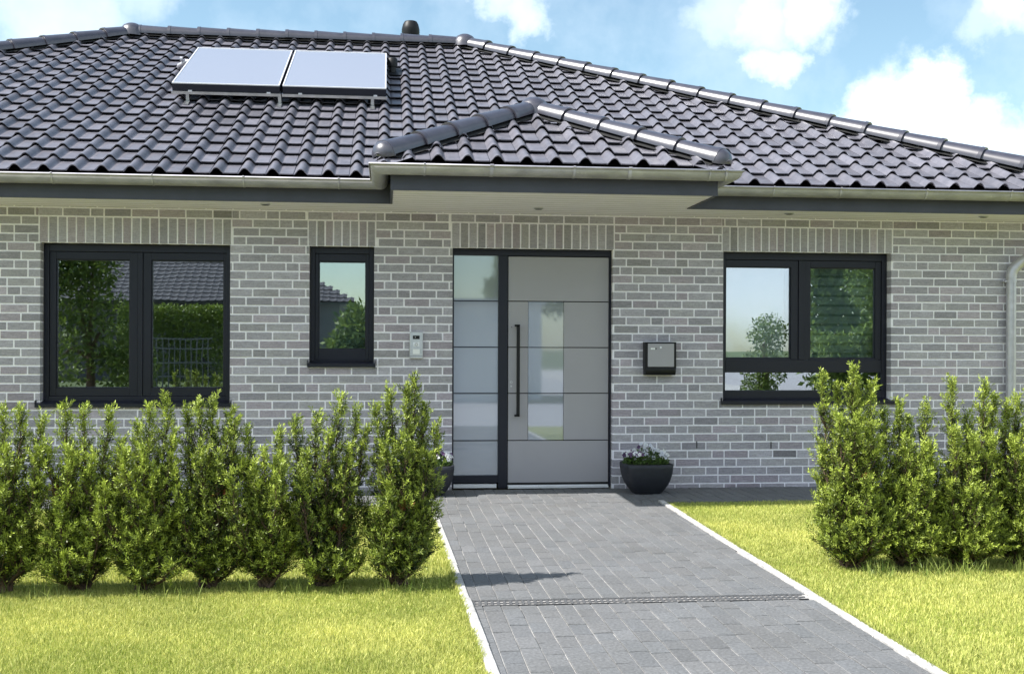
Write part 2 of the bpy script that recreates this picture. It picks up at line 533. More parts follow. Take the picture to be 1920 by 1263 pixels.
# drain
dr = empty('drain_channel', (1.4, -5.0, 0), 'narrow galvanised slot drain crossing the grey paved path', 'drain')
mb = MB(); mb.box(-1.0, .98, -.066, .066, -.08, -.05)
mb.box(-.94, .955, -.066, -.060, -.05, .001); mb.box(-.94, .955, .060, .066, -.05, .001)
mb.build('channel', M['black'], dr)
mb = MB()
x = -.93
while x < .94:
    mb.box(x, x + .014, -.058, -.006, -.018, 0); mb.box(x + .004, x + .018, .006, .058, -.018, 0); x += .034
mb.box(-.94, .955, -.006, .006, -.018, .0005)
mb.box(-.94, .955, -.0595, -.050, -.018, .0012); mb.box(-.94, .955, .050, .0595, -.018, .0012)
mb.build('grate', M['grate'], dr)

# ------------------------------------------------------------------ the bungalow
house = empty('bungalow', (-1.3, 0, 0), 'single storey grey brick bungalow with dark tiled hip roof and small entrance porch roof', 'house')
HX = -1.3
XL, XR, YB = -9.3, 6.78, 9.75
ZS = 2.72
OPEN = [(-3.254, -1.496, .82, 2.375), (-.745, -.121, 1.2, 2.375), (.643, 2.243, -.1, 2.375), (3.372, 5.14, .846, 2.375)]


def place(o):
    """geometry is written in world coordinates; shift it under the house empty"""
    o.parent = house
    o.matrix_parent_inverse = Matrix.Translation((-HX, 0, 0))
    return o


def subtract(rects, o):
    out = []
    for (x0, x1, z0, z1) in rects:
        a, b_, c, d = o
        if x1 <= a or x0 >= b_ or z1 <= c or z0 >= d: out.append((x0, x1, z0, z1)); continue
        if x0 < a: out.append((x0, a, z0, z1))
        if x1 > b_: out.append((b_, x1, z0, z1))
        xa, xb = max(x0, a), min(x1, b_)
        if z0 < c: out.append((xa, xb, z0, c))
        if z1 > d: out.append((xa, xb, d, z1))
    return out


rng = random.Random(11)
wall = MB()
# mortar backing with openings
rects = [(XL, XR, -.1, 2.9)]
for o_ in OPEN: rects = subtract(rects, o_)
for (x0, x1, z0, z1) in rects:
    wall.quadpts([(x0, 0, z0), (x1, 0, z0), (x1, 0, z1), (x0, 0, z1)], 1)
for (a, b_, c, d) in OPEN:     # reveals
    e = .004; yd = .20
    wall.quadpts([(a - e, 0, c), (a - e, yd, c), (a - e, yd, d), (a - e, 0, d)], 1)
    wall.quadpts([(b_ + e, 0, c), (b_ + e, yd, c), (b_ + e, yd, d), (b_ + e, 0, d)], 1)
    wall.quadpts([(a, 0, d + e), (b_, 0, d + e), (b_, yd, d + e), (a, yd, d + e)], 1)
    wall.quadpts([(a, 0, c - e), (b_, 0, c - e), (b_, yd, c - e), (a, yd, c - e)], 1)
JT = .0155


def bricktint():
    v = max(.2, min(.54, rng.gauss(.36, .040)))
    r_ = rng.random()
    if r_ < .2: return (v * 1.07, v * .95, v * 1.08)
    if r_ < .4: return (v * 1.02, v * .97, v * 1.04)
    return (v * 1.02, v * .965, v * 1.08)


def brick(x0, x1, z0, z1):
    if x1 - x0 < .012 or z1 - z0 < .012: return
    t = bricktint(); p = rng.uniform(-.0015, .0015)
    dx = [rng.uniform(-.001, .001) for _ in range(4)]
    k = len(wall.v)
    y = -.005 + p
    wall.v += [(x0 + dx[0], y, z0 + dx[1]), (x1 + dx[2], y, z0 + dx[3]), (x1 + dx[1], y, z1 + dx[0]), (x0 + dx[3], y, z1 + dx[2]),
               (x0, .11, z0), (x1, .11, z0), (x1, .11, z1), (x0, .11, z1)]
    wall.t += [t] * 8
    for q in ((0, 1, 2, 3), (0, 4, 5, 1), (1, 5, 6, 2), (2, 6, 7, 3), (3, 7, 4, 0)):
        wall.f.append(tuple(k + i for i in q)); wall.m.append(0); wall.sm.append(False)


SOL = [(a - .012, b_ + .012, 2.375, 2.375 + 3 * CO) for (a, b_, c, d) in OPEN]
ML = .2525
prev = set()
for r_ in range(-1, 34):
    z0 = CO * .5 + r_ * CO; z1 = z0 + CO
    if z0 > 2.85: break
    # joints sit on a quarter-brick grid; the row's own offset differs from the row below,
    # and a half brick is set where a joint would otherwise fall on the joint below
    q0 = {0: 0, 1: 2, 2: 1, 3: 3}[r_ % 4] if r_ % 7 else (0 if r_ % 2 else 2)
    x = XL - ML + q0 * ML / 4
    below = prev if r_ > -1 else set()
    here = set(); gapn = rng.randint(3, 7)
    while x < XR:
        ln = ML; gapn -= 1
        kq = round((x + ln - XL) / (ML / 4))
        if (kq in below and rng.random() < .85) or (gapn <= 0 and r_ < 31 and round((x + ln / 2 - XL) / (ML / 4)) not in below):
            ln = ML / 2; gapn = rng.randint(3, 8)
            kq = round((x + ln - XL) / (ML / 4))
        here.add(kq); prev = here
        rs = [(max(x, XL), min(x + ln, XR) , z0, z1)]
        if rs[0][1] > rs[0][0]:
            for o_ in OPEN + SOL: rs = subtract(rs, o_)
            for (a, b_, c, d) in rs:
                # joints: full joint on brick sides, none at an opening edge
                la = JT / 2 if abs(a - x) < 1e-6 or any(abs(a - s_[1]) < 1e-6 for s_ in SOL) else 0
                lb = JT / 2 if abs(b_ - x - ln) < 1e-6 or any(abs(b_ - s_[0]) < 1e-6 for s_ in SOL) else 0
                brick(a + la, b_ - lb, c + JT / 2, d - JT / 2)
        x += ln
for (a, b_, c, d) in SOL:
    n = round((b_ - a) / CO); w_ = (b_ - a) / n
    for i in range(n): brick(a + i * w_ + JT / 2, a + (i + 1) * w_ - JT / 2, c + .004, d - JT / 2)
place(wall.build('wall', [M['brick'], M['mortar']]))

for (wx, wz) in ((3.10, .43), (3.87, .42)):
    mb = MB(); mb.box(wx, wx + .009, -.007, -.001, wz - .035, wz + .035)
    place(mb.build('weep_hole', M['dark']))
# remaining walls (side and back), plain brick texture
m, N, L, b = newmat('brick_sides')
bt = N.new('ShaderNodeTexBrick'); tc = N.new('ShaderNodeTexCoord')
sx = N.new('ShaderNodeSeparateXYZ'); cx = N.new('ShaderNodeCombineXYZ'); L.new(tc.outputs['Object'], sx.inputs[0])
ad = N.new('ShaderNodeMath'); L.new(sx.outputs[0], ad.inputs[0]); L.new(sx.outputs[1], ad.inputs[1])
L.new(ad.outputs[0], cx.inputs[0]); L.new(sx.outputs[2], cx.inputs[1]); L.new(cx.outputs[0], bt.inputs['Vector'])
bt.inputs['Scale'].default_value = 1; bt.inputs['Brick Width'].default_value = .25; bt.inputs['Row Height'].default_value = CO
bt.inputs['Mortar Size'].default_value = .006
bt.inputs['Color1'].default_value = (.22, .22, .225, 1); bt.inputs['Color2'].default_value = (.3, .3, .3, 1); bt.inputs['Mortar'].default_value = (.6, .6, .6, 1)
L.new(bt.outputs[0], b.inputs['Base Color']); b.inputs['Roughness'].default_value = .85
mb = MB()
mb.box(XL, XL + .25, .004, YB, -.1, 2.8); mb.box(XR - .25, XR, .004, YB, -.1, 2.8); mb.box(XL + .25, XR - .25, YB - .25, YB, -.1, 2.8)
place(mb.build('side_wall', m))
# rooms
mb = MB()
mb.box(XL + .25, XR - .25, .21, 4.6, -.05, .0, 1)
mb.box(XL + .25, XR - .25, .21, 4.6, 2.6, 2.65)
mb.box(XL + .25, XR - .25, 4.55, 4.6, 0, 2.6)
for x in (-1.1, .35, 2.75): mb.box(x, x + .1, .21, 4.5, 0, 2.6)
rr_ = [(XL + .25, XR - .25, 0, 2.6)]
for o_ in OPEN: rr_ = subtract(rr_, o_)
for (x0, x1, z0, z1) in rr_: mb.box(x0, x1, .2, .26, max(z0, 0), z1)
place(mb.build('interior_room', [M['interior'], M['interior_floor']]))

# soffit: follows main eave and porch
PX0, PX1 = .05, 2.82
FY, PY = -.66, -1.59
mb = MB()
mb.box(-9.55, PX0, FY, -.001, ZS, ZS + .03)
mb.box(PX1, 7.02, FY, -.001, ZS, ZS + .03)
y = -.001
mb.box(PX0, PX1, PY, -.001, ZS, ZS + .03)
mb.box(-9.55, XL, -.001, 10.3, ZS, ZS + .03); mb.box(XR, 7.02, -.001, 10.3, ZS, ZS + .03); mb.box(XL, XR, YB, 10.3, ZS, ZS + .03)
# shallow board joints (dark reveals proud by 1 mm)
for yy in (-.15, -.30, -.45, -.60):
    mb.box(-9.5, PX0, yy, yy + .004, ZS - .0012, ZS, 1); mb.box(PX1, 7.0, yy, yy + .004, ZS - .0012, ZS, 1)
for i in range(10): mb.box(PX0, PX1, -.15 * (i + 1), -.15 * (i + 1) + .004, ZS - .0012, ZS, 1)
place(mb.build('soffit', [M['soffit'], plain('soffit_joint', (.35, .35, .33), .9)]))
for (x, y) in ((-1.12, -.45), (1.43, -.48), (3.91, -.41), (5.9, -.43), (-3.6, -.44)):
    o = MB(); o.lathe([(.0, .0), (.036, .0), (.042, .004), (.046, .004), (.047, .009)], (x, y, ZS - .012), 20, 0)
    o.lathe([(.0, -.001), (.034, -.001)], (x, y, ZS - .012), 20, 1)
    place(o.build('soffit_light', [M['steel'], M['dark']]))

# fascia
mb = MB()
FZ0, FZ1 = 2.712, 2.9
mb.box(-9.57, PX0, FY - .02, FY, FZ0, FZ1)
mb.box(PX1, 7.04, FY - .02, FY, FZ0, FZ1)
mb.box(PX0 - .02, PX1 + .02, PY - .02, PY, FZ0, FZ1)
mb.box(PX0 - .02, PX0, PY, FY, FZ0, FZ1); mb.box(PX1, PX1 + .02, PY, FY, FZ0, FZ1)
mb.box(-9.57, -9.55, FY, 10.3, FZ0, FZ1); mb.box(7.02, 7.04, FY, 10.3, FZ0, FZ1); mb.box(-9.57, 7.04, 10.3, 10.32, FZ0, FZ1)
place(mb.build('fascia', M['fascia']))

# ---- roof
TP = .4795                      # front pitch (tan)
EY, EZ = -.72, 2.935            # eave edge of the tiles
RY = 4.85
RZ = EZ + TP * (RY - EY)
RX0, RX1 = -3.46, 1.08
CX0, CX1 = -9.63, 7.06          # eave corners
rf = MB()
rngt = random.Random(3)
PROF = [(-.066, 0), (-.062, -.006), (-.056, .0), (-.050, .006), (-.040, .018), (-.026, .036), (-.012, .045), (0, .0475), (.012, .045), (.026, .036), (.040, .018), (.052, .004), (.060, -.001), (.064, -.005), (.068, 0), (.10, -.002), (.15, -.002), (.1829, 0)]
TW = .2489
TL = .337


def tiles(ox, udir, vplan, tanp, u_start, u_end, z0, maxv, phase, clips, origin, bot_v=0.0):
    """rows of tiles on a pitched plane. origin: point on eave line, udir: unit along eave, vplan: unit plan direction up-slope"""
    c = 1 / math.sqrt(1 + tanp * tanp); s = tanp * c
    U = Vector(udir); V = Vector((vplan[0] * c, vplan[1] * c, s)); Nn = U.cross(V)
    if Nn.z < 0: Nn = -Nn
    bm = bmesh.new()
    lay = bm.verts.layers.float_color.new('tint')
    O = Vector(origin)
    i0 = math.floor((u_start - phase) / TW) - 1; i1 = math.ceil((u_end - phase) / TW) + 1
    nr = math.ceil(maxv / TL)
    for r in range(nr):
        va, vb = r * TL + bot_v, (r + 1) * TL + .07 + bot_v
        for i in range(i0, i1):
            uc = phase + i * TW
            # skip tiles far outside every clip plane
            mid = O + U * (uc + .06) + V * ((va + vb) / 2)
            if any((mid - Vector(p)).dot(Vector(n)) > .4 for p, n in clips): continue
            t = rngt.gauss(1, .09); tint = (.140 * t, .138 * t, .165 * t, 1)
            dh = rngt.uniform(-.0015, .0015); du = rngt.uniform(-.002, .002); dv = rngt.uniform(-.003, .003)
            rows = []
            for (v, lift, k) in ((vb, -.006, 1), (va + dv, .030, 1)):
                rows.append([bm.verts.new(O + U * (uc + a + du) + V * v + Nn * (h + lift + dh)) for a, h in PROF])
            lip = [bm.verts.new(O + U * (uc + a + du) + V * (va + dv) + Nn * (h + .030 + dh)) for a, h in PROF]
            low = [bm.verts.new(O + U * (uc + a + du) + V * (va + dv + .003) + Nn * (h + .030 - .010 + dh)) for a, h in PROF]
            for w in rows + [lip, low]:
                for q in w: q[lay] = tint
            for j in range(len(PROF) - 1):
                f_ = bm.faces.new((rows[1][j], rows[1][j + 1], rows[0][j + 1], rows[0][j])); f_.smooth = True
                bm.faces.new((low[j], low[j + 1], lip[j + 1], lip[j]))
    for p, n in clips:
        bmesh.ops.bisect_plane(bm, geom=bm.verts[:] + bm.edges[:] + bm.faces[:], plane_co=Vector(p), plane_no=Vector(n), clear_outer=True)
    k = len(rf.v); bm.verts.index_update()
    for v in bm.verts:
        rf.v.append(tuple(v.co)); rf.t.append(tuple(v[lay])[:3])
    for f_ in bm.faces:
        rf.f.append(tuple(k + v.index for v in f_.verts)); rf.m.append(0); rf.sm.append(f_.smooth)
    bm.free()


def plane_through(p, q, keep):
    """vertical plane through p,q in plan; normal points away from the keep point"""
    d = Vector((q[0] - p[0], q[1] - p[1], 0)).normalized()
    n = Vector((d.y, -d.x, 0))
    if (Vector((keep[0], keep[1], 0)) - Vector((p[0], p[1], 0))).dot(n) > 0: n = -n
    return (Vector((p[0], p[1], 0)), n)


BY = 2 * RY - EY
hipFR = ((CX1, EY), (RX1, RY)); hipFL = ((CX0, EY), (RX0, RY))
hipBR = ((CX1, BY), (RX1, RY)); hipBL = ((CX0, BY), (RX0, RY))
slope_len = (RY - EY) * math.sqrt(1 + TP * TP)
ph = -3.266
ctr = (-1, 3)
tiles(None, (1, 0, 0), (0, 1), TP, CX0, CX1, EZ, slope_len, ph, [plane_through(*hipFR, ctr), plane_through(*hipFL, ctr), (Vector((0, RY, 0)), Vector((0, 1, 0)))], (0, EY, EZ))
bctr = (-1, 8)
tiles(None, (-1, 0, 0), (0, -1), TP, -CX1, -CX0, EZ, slope_len, 0, [plane_through(*hipBR, bctr), plane_through(*hipBL, bctr), (Vector((0, RY, 0)), Vector((0, -1, 0)))], (0, BY, EZ))
for (sx_, cx_, rx_, h1, h2) in ((1, CX1, RX1, hipFR, hipBR), (-1, CX0, RX0, hipFL, hipBL)):
    run = abs(cx_ - rx_); tp = (RZ - EZ) / run
    kp = (cx_ - sx_ * .5, RY)
    tiles(None, (0, sx_, 0), (-sx_, 0), tp, min(sx_ * EY, sx_ * BY), max(sx_ * EY, sx_ * BY), EZ, run * math.sqrt(1 + tp * tp), 0,
          [plane_through(*h1, kp), plane_through(*h2, kp)], (cx_, 0, EZ))
# porch
PCX, PHW = 1.42, 1.51
PEY = -1.68
AY = PEY + PHW
AZ = EZ + TP * PHW
pl, pr = PCX - PHW, PCX + PHW
PRY = EY + (AZ - EZ) / TP + .1   # where the porch ridge meets the main roof
tiles(None, (1, 0, 0), (0, 1), TP, pl, pr, EZ, PHW * math.sqrt(1 + TP * TP), 1.169, [plane_through((pl, PEY), (PCX, AY), (PCX, PEY)), plane_through((pr, PEY), (PCX, AY), (PCX, PEY))], (0, PEY, EZ))
tiles(None, (0, -1, 0), (1, 0), TP, -PRY, -PEY, EZ, PHW * math.sqrt(1 + TP * TP), 0, [plane_through((pl, PEY), (PCX, AY), (pl, AY)), plane_through((pl, EY - .05), (PCX, PRY), (pl, AY - .3)), (Vector((PCX, 0, 0)), Vector((1, 0, 0)))], (pl, 0, EZ))
tiles(None, (0, 1, 0), (-1, 0), TP, PEY, PRY, EZ, PHW * math.sqrt(1 + TP * TP), 0, [plane_through((pr, PEY), (PCX, AY), (pr, AY)), plane_through((pr, EY - .05), (PCX, PRY), (pr, AY - .3)), (Vector((PCX, 0, 0)), Vector((-1, 0, 0)))], (pr, 0, EZ))
# dark underlay below the tiles
d = .03
def und(pts): rf.quadpts([(p[0], p[1], p[2] - d) for p in pts], 1)
und([(CX0 + .1, EY + .05, EZ), (CX1 - .1, EY + .05, EZ), (RX1, RY, RZ), (RX0, RY, RZ)])
und([(CX1 - .1, BY - .05, EZ), (CX0 + .1, BY - .05, EZ), (RX0, RY, RZ), (RX1, RY, RZ)])
und([(CX1 - .1, EY + .05, EZ), (CX1 - .1, BY - .05, EZ), (RX1, RY, RZ)])
und([(CX0 + .1, BY - .05, EZ), (CX0 + .1, EY + .05, EZ), (RX0, RY, RZ)])
und([(pl + .06, PEY + .05, EZ), (pr - .06, PEY + .05, EZ), (PCX, AY, AZ)])
und([(pl + .06, PEY + .05, EZ), (PCX, AY, AZ), (PCX, PRY, AZ), (pl + .06, EY, EZ)])
und([(pr - .06, PEY + .05, EZ), (PCX, AY, AZ), (PCX, PRY, AZ), (pr - .06, EY, EZ)])
roof = place(rf.build('roof', [M['tile'], M['dark']]))


def subpart(o, parent):
    o.parent = parent
    return o


def cap_run(p0, p1, n, r0=.122, r1=.104, name='ridge_caps', lift=.062, endcap=True, top=None):
    """overlapping half-round caps from lower end p0 to upper end p1"""
    p0, p1 = Vector(p0) + Vector((0, 0, lift)), Vector(p1) + Vector((0, 0, lift))
    ax = (p1 - p0); Lg = ax.length; ax.normalize()
    side = ax.cross(Vector((0, 0, 1))).normalized(); up = side.cross(ax).normalized()
    mb = MB(); step = Lg / n
    seg = 14
    for i in range(n):
        a = p0 + ax * (step * i); j = random.Random(i * 7 + n)
        tilt = j.uniform(-.003, .003)
        stations = [(-.012, r0 + .005), (.028, r0 + .006), (.032, r0), (step * .9 + .04, r1)]
        rows = []
        for (s_, r_) in stations:
            rows.append([a + ax * s_ + side * (math.sin(t) * r_) + up * (math.cos(t) * r_ * .95 + tilt - .012) for t in [R(-98 + 196 * q / seg) for q in range(seg + 1)]])
        mb.grid(rows[:2], 0); mb.grid(rows[1:3], 0); mb.grid(rows[2:], 0)
        # end lip thickness
        inner = [a + ax * (-.012) + side * (math.sin(t) * (r0 - .012)) + up * (math.cos(t) * (r0 - .012) * .95 - .012) for t in [R(-98 + 196 * q / seg) for q in range(seg + 1)]]
        mb.grid([inner, rows[0]], 0, smooth=False)
        inner2 = [p_ + ax * .06 for p_ in inner]
        mb.grid([inner2, inner], 0)
    if endcap:
        rows = []
        for q in range(7):
            ph_ = R(90 * q / 6)
            rr2 = (r0 + .004) * math.cos(ph_)
            rows.append([p0 - ax * ((r0) * .95 * math.sin(ph_) - .005) + side * (math.sin(t) * rr2) + up * (math.cos(t) * rr2 * .95 - .012) for t in [R(-105 + 210 * z_ / seg) for z_ in range(seg + 1)]])
        mb.grid(rows, 0)
    # dark ventilation strip under the caps, widened and ragged to paint the gap's shadow
    w = .135
    rgj = random.Random(n); rws = []
    for q in range(n * 5 + 1):
        b_ = p0.lerp(p1, q / (n * 5))
        rws.append([b_ + side * (sg * (w + rgj.uniform(-.012, .012))) + up * (-.012 - .052 * abs(sg)) for sg in (-1, -.5, 0, .5, 1)])
    mb.grid(rws, 1)
    return place(mb.build(name, [M['ridge'], M['dark']]))


def dome(c, r=.15, name='ridge_dome'):
    mb = MB()
    mb.lathe([(r * 1.18, -.07), (r * 1.12, .0), (r, .045), (r * .78, .085), (r * .45, .112), (r * .02, .122)], c, 24)
    return place(mb.build(name, M['ridge']))


caps = []
caps.append(cap_run((RX0 + .1, RY, RZ), (RX1 - .1, RY, RZ), 11, endcap=False))
caps.append(cap_run((CX1 + .02, EY - .02, EZ), (RX1, RY, RZ), 20, name='hip_caps'))
caps.append(cap_run((CX0 - .02, EY - .02, EZ), (RX0, RY, RZ), 20, name='hip_caps'))
caps.append(cap_run((CX1, BY, EZ), (RX1, RY, RZ), 20, name='hip_caps'))
caps.append(cap_run((CX0, BY, EZ), (RX0, RY, RZ), 20, name='hip_caps'))
caps.append(cap_run((pl + .07, PEY + .07, EZ + .03), (PCX, AY, AZ), 5, r0=.115, r1=.098, name='hip_caps'))
caps.append(cap_run((pr - .07, PEY + .07, EZ + .03), (PCX, AY, AZ), 5, r0=.115, r1=.098, name='hip_caps'))
caps.append(cap_run((PCX, AY + .05, AZ), (PCX, PRY + .1, AZ), 3, endcap=False))
caps.append(dome((RX0, RY, RZ + .07))); caps.append(dome((RX1, RY, RZ + .07))); caps.append(dome((PCX, AY, AZ + .055), .14))

# vents on the roof
mb = MB()
mb.lathe([(.09, -.3), (.09, .0), (.118, .0), (.12, .02), (.128, .03), (.124, .05), (.13, .06), (.126, .08), (.131, .09), (.127, .11), (.13, .12), (.122, .16), (.11, .205), (.092, .235), (.088, .242), (.0, .247)], (.33, 5.3, 5.83), 24)
tag(place(mb.build('roof_vent', M['black_metal'])), 'ribbed black plastic vent cowl behind the ridge')


def rp(x, y, h=0):
    """point on the main front roof plane, h above it (normal)"""
    c = 1 / math.sqrt(1 + TP * TP)
    return Vector((x, y - h * TP * c, EZ + TP * (y - EY) + h * c))


mb = MB()
v0 = rp(.06, 3.15, .0)
mb.tube([v0, v0 + Vector((0, 0, .16))], .05, 14)
mb.lathe([(.062, .10), (.066, .13), (.064, .20), (.05, .215), (0, .217)], tuple(v0), 16)
n_ = len(mb.v)
mb.obox(rp(-.04, 3.0, .03), (.22, 0, 0), rp(-.04, 3.35, .03) - rp(-.04, 3.0, .03), (0, -.01, .012))
tag(place(mb.build('roof_vent', M['black_metal'])), 'small capped pipe vent beside the solar panels')

# ---- gutter (mitred sweep)
def sweep(poly, prof, mb, mi=0, smooth=True):
    """poly: plan points; prof: (offset outward, z). outward = right-hand normal of travel"""
    rows = []
    for i, p in enumerate(poly):
        p = Vector((p[0], p[1]))
        def nrm_(a, b2):
            d_ = (Vector(b2) - Vector(a)).normalized(); return Vector((d_.y, -d_.x))
        if i == 0: n = nrm_(poly[0], poly[1])
        elif i == len(poly) - 1: n = nrm_(poly[-2], poly[-1])
        else:
            n1 = nrm_(poly[i - 1], poly[i]); n2 = nrm_(poly[i], poly[i + 1])
            n = (n1 + n2) / (1 + n1.dot(n2))
        rows.append([(p.x + n.x * a, p.y + n.y * a, z) for a, z in prof])
    mb.grid(rows, mi, smooth=smooth)


GZ = 2.905; GR = .073
gp = []
for q in range(13):
    t = math.pi + math.pi * q / 12
    gp.append((.022 + GR - GR * math.cos(t) * -1 if False else .022 + GR + GR * math.cos(t), GZ + GR * math.sin(t) * 1.08))
bead = [(.022 + 2 * GR + .008 * (1 - math.cos(t)) * .9, GZ + .009 * math.sin(t)) for t in [R(-20 + 260 * q / 8) for q in range(9)]]
gprof = [(.018, GZ + .02)] + gp + bead
inner = [(.022 + GR + (GR - .004) * math.cos(t), GZ + (GR - .004) * math.sin(t) * 1.08) for t in [math.pi + math.pi * q / 12 for q in range(13)]]
FYo, PYo = FY - .02, PY - .02
poly = [(-9.57, 10.32), (-9.57, FYo), (PX0 - .02, FYo), (PX0 - .02, PYo), (PX1 + .02, PYo), (PX1 + .02, FYo), (7.04, FYo), (7.04, 10.32)]
gu = MB()
sweep(poly, gprof, gu); sweep(poly, inner[::-1], gu)
gutter = place(gu.build('gutter', M['zinc']))
# clips and joint sleeves round the gutter
sl = [(.022 + GR + (GR + .003) * math.cos(t), GZ + (GR + .003) * math.sin(t) * 1.08) for t in [math.pi + math.pi * q / 12 for q in range(13)]] + [(.022 + 2 * GR + .017, GZ - .002), (.022 + 2 * GR + .018, GZ + .012), (.022 + 2 * GR, GZ + .013)]
for x, w in [(-9, .012), (-8.2, .012), (-7.4, .03), (-6.6, .012), (-5.8, .012), (-5.0, .012), (-4.2, .03), (-3.4, .012), (-2.93, .016), (-2.07, .012), (-1.28, .016), (-.44, .016), (3.02, .02), (3.6, .012), (4.25, .016), (5.1, .016), (5.95, .012), (6.6, .012)]:
    cl = MB(); sweep([(x, FYo), (x + w, FYo)], sl, cl); cl.build('gutter_clip', M['zinc'], gutter)
for x, w in [(.3, .016), (.85, .03), (1.55, .02), (2.02, .03), (2.72, .012), (2.86, .02)]:
    cl = MB(); sweep([(x, PYo), (x + w, PYo)], sl, cl); cl.build('gutter_clip', M['zinc'], gutter)

# ---- downpipe
mb = MB()
px, py = 6.397, -.075
pts = [(px, py, 0), (px, py, 2.14)]
mb.tube(pts, .049, 20, cap=False)
pts = [(px, py, 2.13)] + [(px + .11 * (1 - math.cos(R(a_))), py - .03 * (1 - math.cos(R(a_))), 2.15 + .13 * math.sin(R(a_))) for a_ in range(0, 61, 12)]
e_ = Vector(pts[-1]); dr_ = Vector((.56, -.60, .55)).normalized()
pts += [tuple(e_ + dr_ * s_) for s_ in (.1, .35, .6, .78)]
e2 = Vector(pts[-1]); pts += [tuple(e2 + Vector((.03, -.03, .06))), tuple(e2 + Vector((.03, -.03, .14)))]
mb.tube(pts, .054, 20, cap=False)
mb.tube([(px, py, 2.085), (px, py, 2.11)], .054, 20, cap=False)
mb.tube([(px, py, .75), (px, py, .775)], .054, 20, cap=False)
mb.box(px - .075, px - .045, py - .012, py + .08, 2.09, 2.105)
mb.box(px - .006, px + .006, py - .054, py - .046, .0, 2.08)
dp = place(mb.build('downpipe', M['pipe_grey']))

# ---- windows
def frame_rect(mb, x0, x1, z0, z1, w, y0, y1, wb=None, wt=None, mi=0):
    wb = wb or w; wt = wt or w
    mb.box(x0, x0 + w, y0, y1, z0, z1, mi); mb.box(x1 - w, x1, y0, y1, z0, z1, mi)
    mb.box(x0 + w, x1 - w, y0, y1, z0, z0 + wb, mi); mb.box(x0 + w, x1 - w, y0, y1, z1 - wt, z1, mi)


def pane(x0, x1, z0, z1, y, parent, name='pane', mat=None):
    mb = MB(); mb.box(x0, x1, y, y + .006, z0, z1)
    return subpart(mb.build(name, mat or M['glass']), parent)


def sill(x0, x1, z, parent):
    mb = MB()
    k = len(mb.v)
    pr_ = [(.10, z + .045), (-.035, z + .022), (-.04, z + .020), (-.04, z - .012), (-.036, z - .012), (-.036, z + .016), (.10, z + .036)]
    for x in (x0, x1):
        mb.v += [(x, a, b2) for a, b2 in pr_]; mb.t += [(1, 1, 1)] * len(pr_)
    n = len(pr_)
    for i in range(n):
        j = (i + 1) % n; mb.f.append((k + i, k + j, k + n + j, k + n + i)); mb.m.append(0); mb.sm.append(False)
    mb.box(x0 - .006, x0, -.043, .10, z - .012, z + .055); mb.box(x1, x1 + .006, -.043, .10, z - .012, z + .055)
    return subpart(mb.build('sill', M['frame']), parent)


# left window: two sashes
mb = MB()
frame_rect(mb, -3.25, -1.50, .866, 2.372, .048, .10, .18, wb=.05, wt=.07)
mb.box(-2.38, -2.335, .104, .18, .917, 2.300)
wL = place(mb.build('window', M['frame'], bevel=.003)); tag(wL, 'wide anthracite window with two sashes at the left')
for (a, b_, c, d, ga, gb) in ((-3.20, -2.382, .918, 2.300, -3.141, -2.457), (-2.333, -1.548, .918, 2.300, -2.256, -1.57)):
    mb = MB()
    gz0, gz1 = .995, 2.228
    x0_, x1_ = a, b_
    mb.box(x0_, ga, .115, .185, c, d); mb.box(gb, x1_, .115, .185, c, d)
    mb.box(ga, gb, .115, .185, c, gz0); mb.box(ga, gb, .115, .185, gz1, d)
    # glazing bead step
    frame_rect(mb, ga, gb, gz0, gz1, .010, .128, .17)
    subpart(mb.build('sash', M['frame'], bevel=.003), wL)
    pane(ga + .005, gb - .005, gz0 + .005, gz1 - .005, .145, wL)
sill(-3.285, -1.485, .83, wL)
# small window
mb = MB()
frame_rect(mb, -.742, -.124, 1.225, 2.372, .045, .10, .18, wb=.04, wt=.06)
wS = place(mb.build('window', M['frame'], bevel=.003)); tag(wS, 'small upright anthracite window left of the entrance')
mb = MB()
ga, gb, gz0, gz1 = -.662, -.201, 1.374, 2.236
mb.box(-.696, ga, .115, .185, 1.266, 2.311); mb.box(gb, -.170, .115, .185, 1.266, 2.311)
mb.box(ga, gb, .115, .185, 1.266, gz0); mb.box(ga, gb, .115, .185, gz1, 2.311)
frame_rect(mb, ga, gb, gz0, gz1, .010, .128, .17)
subpart(mb.build('sash', M['frame'], bevel=.003), wS)
pane(ga + .005, gb - .005, gz0 + .005, gz1 - .005, .145, wS)
sill(-.755, -.112, 1.215, wS)
mb = MB(); mb.box(-.74, -.13, .30, .31, 1.2, 1.84)
subpart(mb.build('grey_panel', M['sheer_dark']), wS)  # plain grey panel indoors, behind the lower part of the pane
# right window
mb = MB()
frame_rect(mb, 3.375, 5.137, .87, 2.372, .052, .10, .18, wb=.10, wt=.07)
mb.box(4.20, 4.262, .104, .18, 1.285, 2.300)
mb.box(3.43, 5.083, .104, .18, 1.155, 1.283)
wR = place(mb.build('window', M['frame'], bevel=.003)); tag(wR, 'wide anthracite window with low fixed pane at the right')
for (a, b_, ga, gb) in ((3.43, 4.197, 3.436, 4.121), (4.265, 5.083, 4.327, 5.023)):
    mb = MB(); c, d = 1.286, 2.300
    gz0, gz1 = 1.300, 2.230
    mb.box(a - .001, ga, .115, .185, c, d); mb.box(gb, b_, .115, .185, c, d)
    mb.box(ga, gb, .115, .185, c - .004, gz0); mb.box(ga, gb, .115, .185, gz1, d)
    frame_rect(mb, ga, gb, gz0, gz1, .008, .128, .17)
    subpart(mb.build('sash', M['frame'], bevel=.003), wR)
    pane(ga + .004, gb - .004, gz0 + .004, gz1 - .004, .145, wR)
pane(3.43, 5.08, .972, 1.152, .145, wR)
sill(3.355, 5.185, .846, wR)
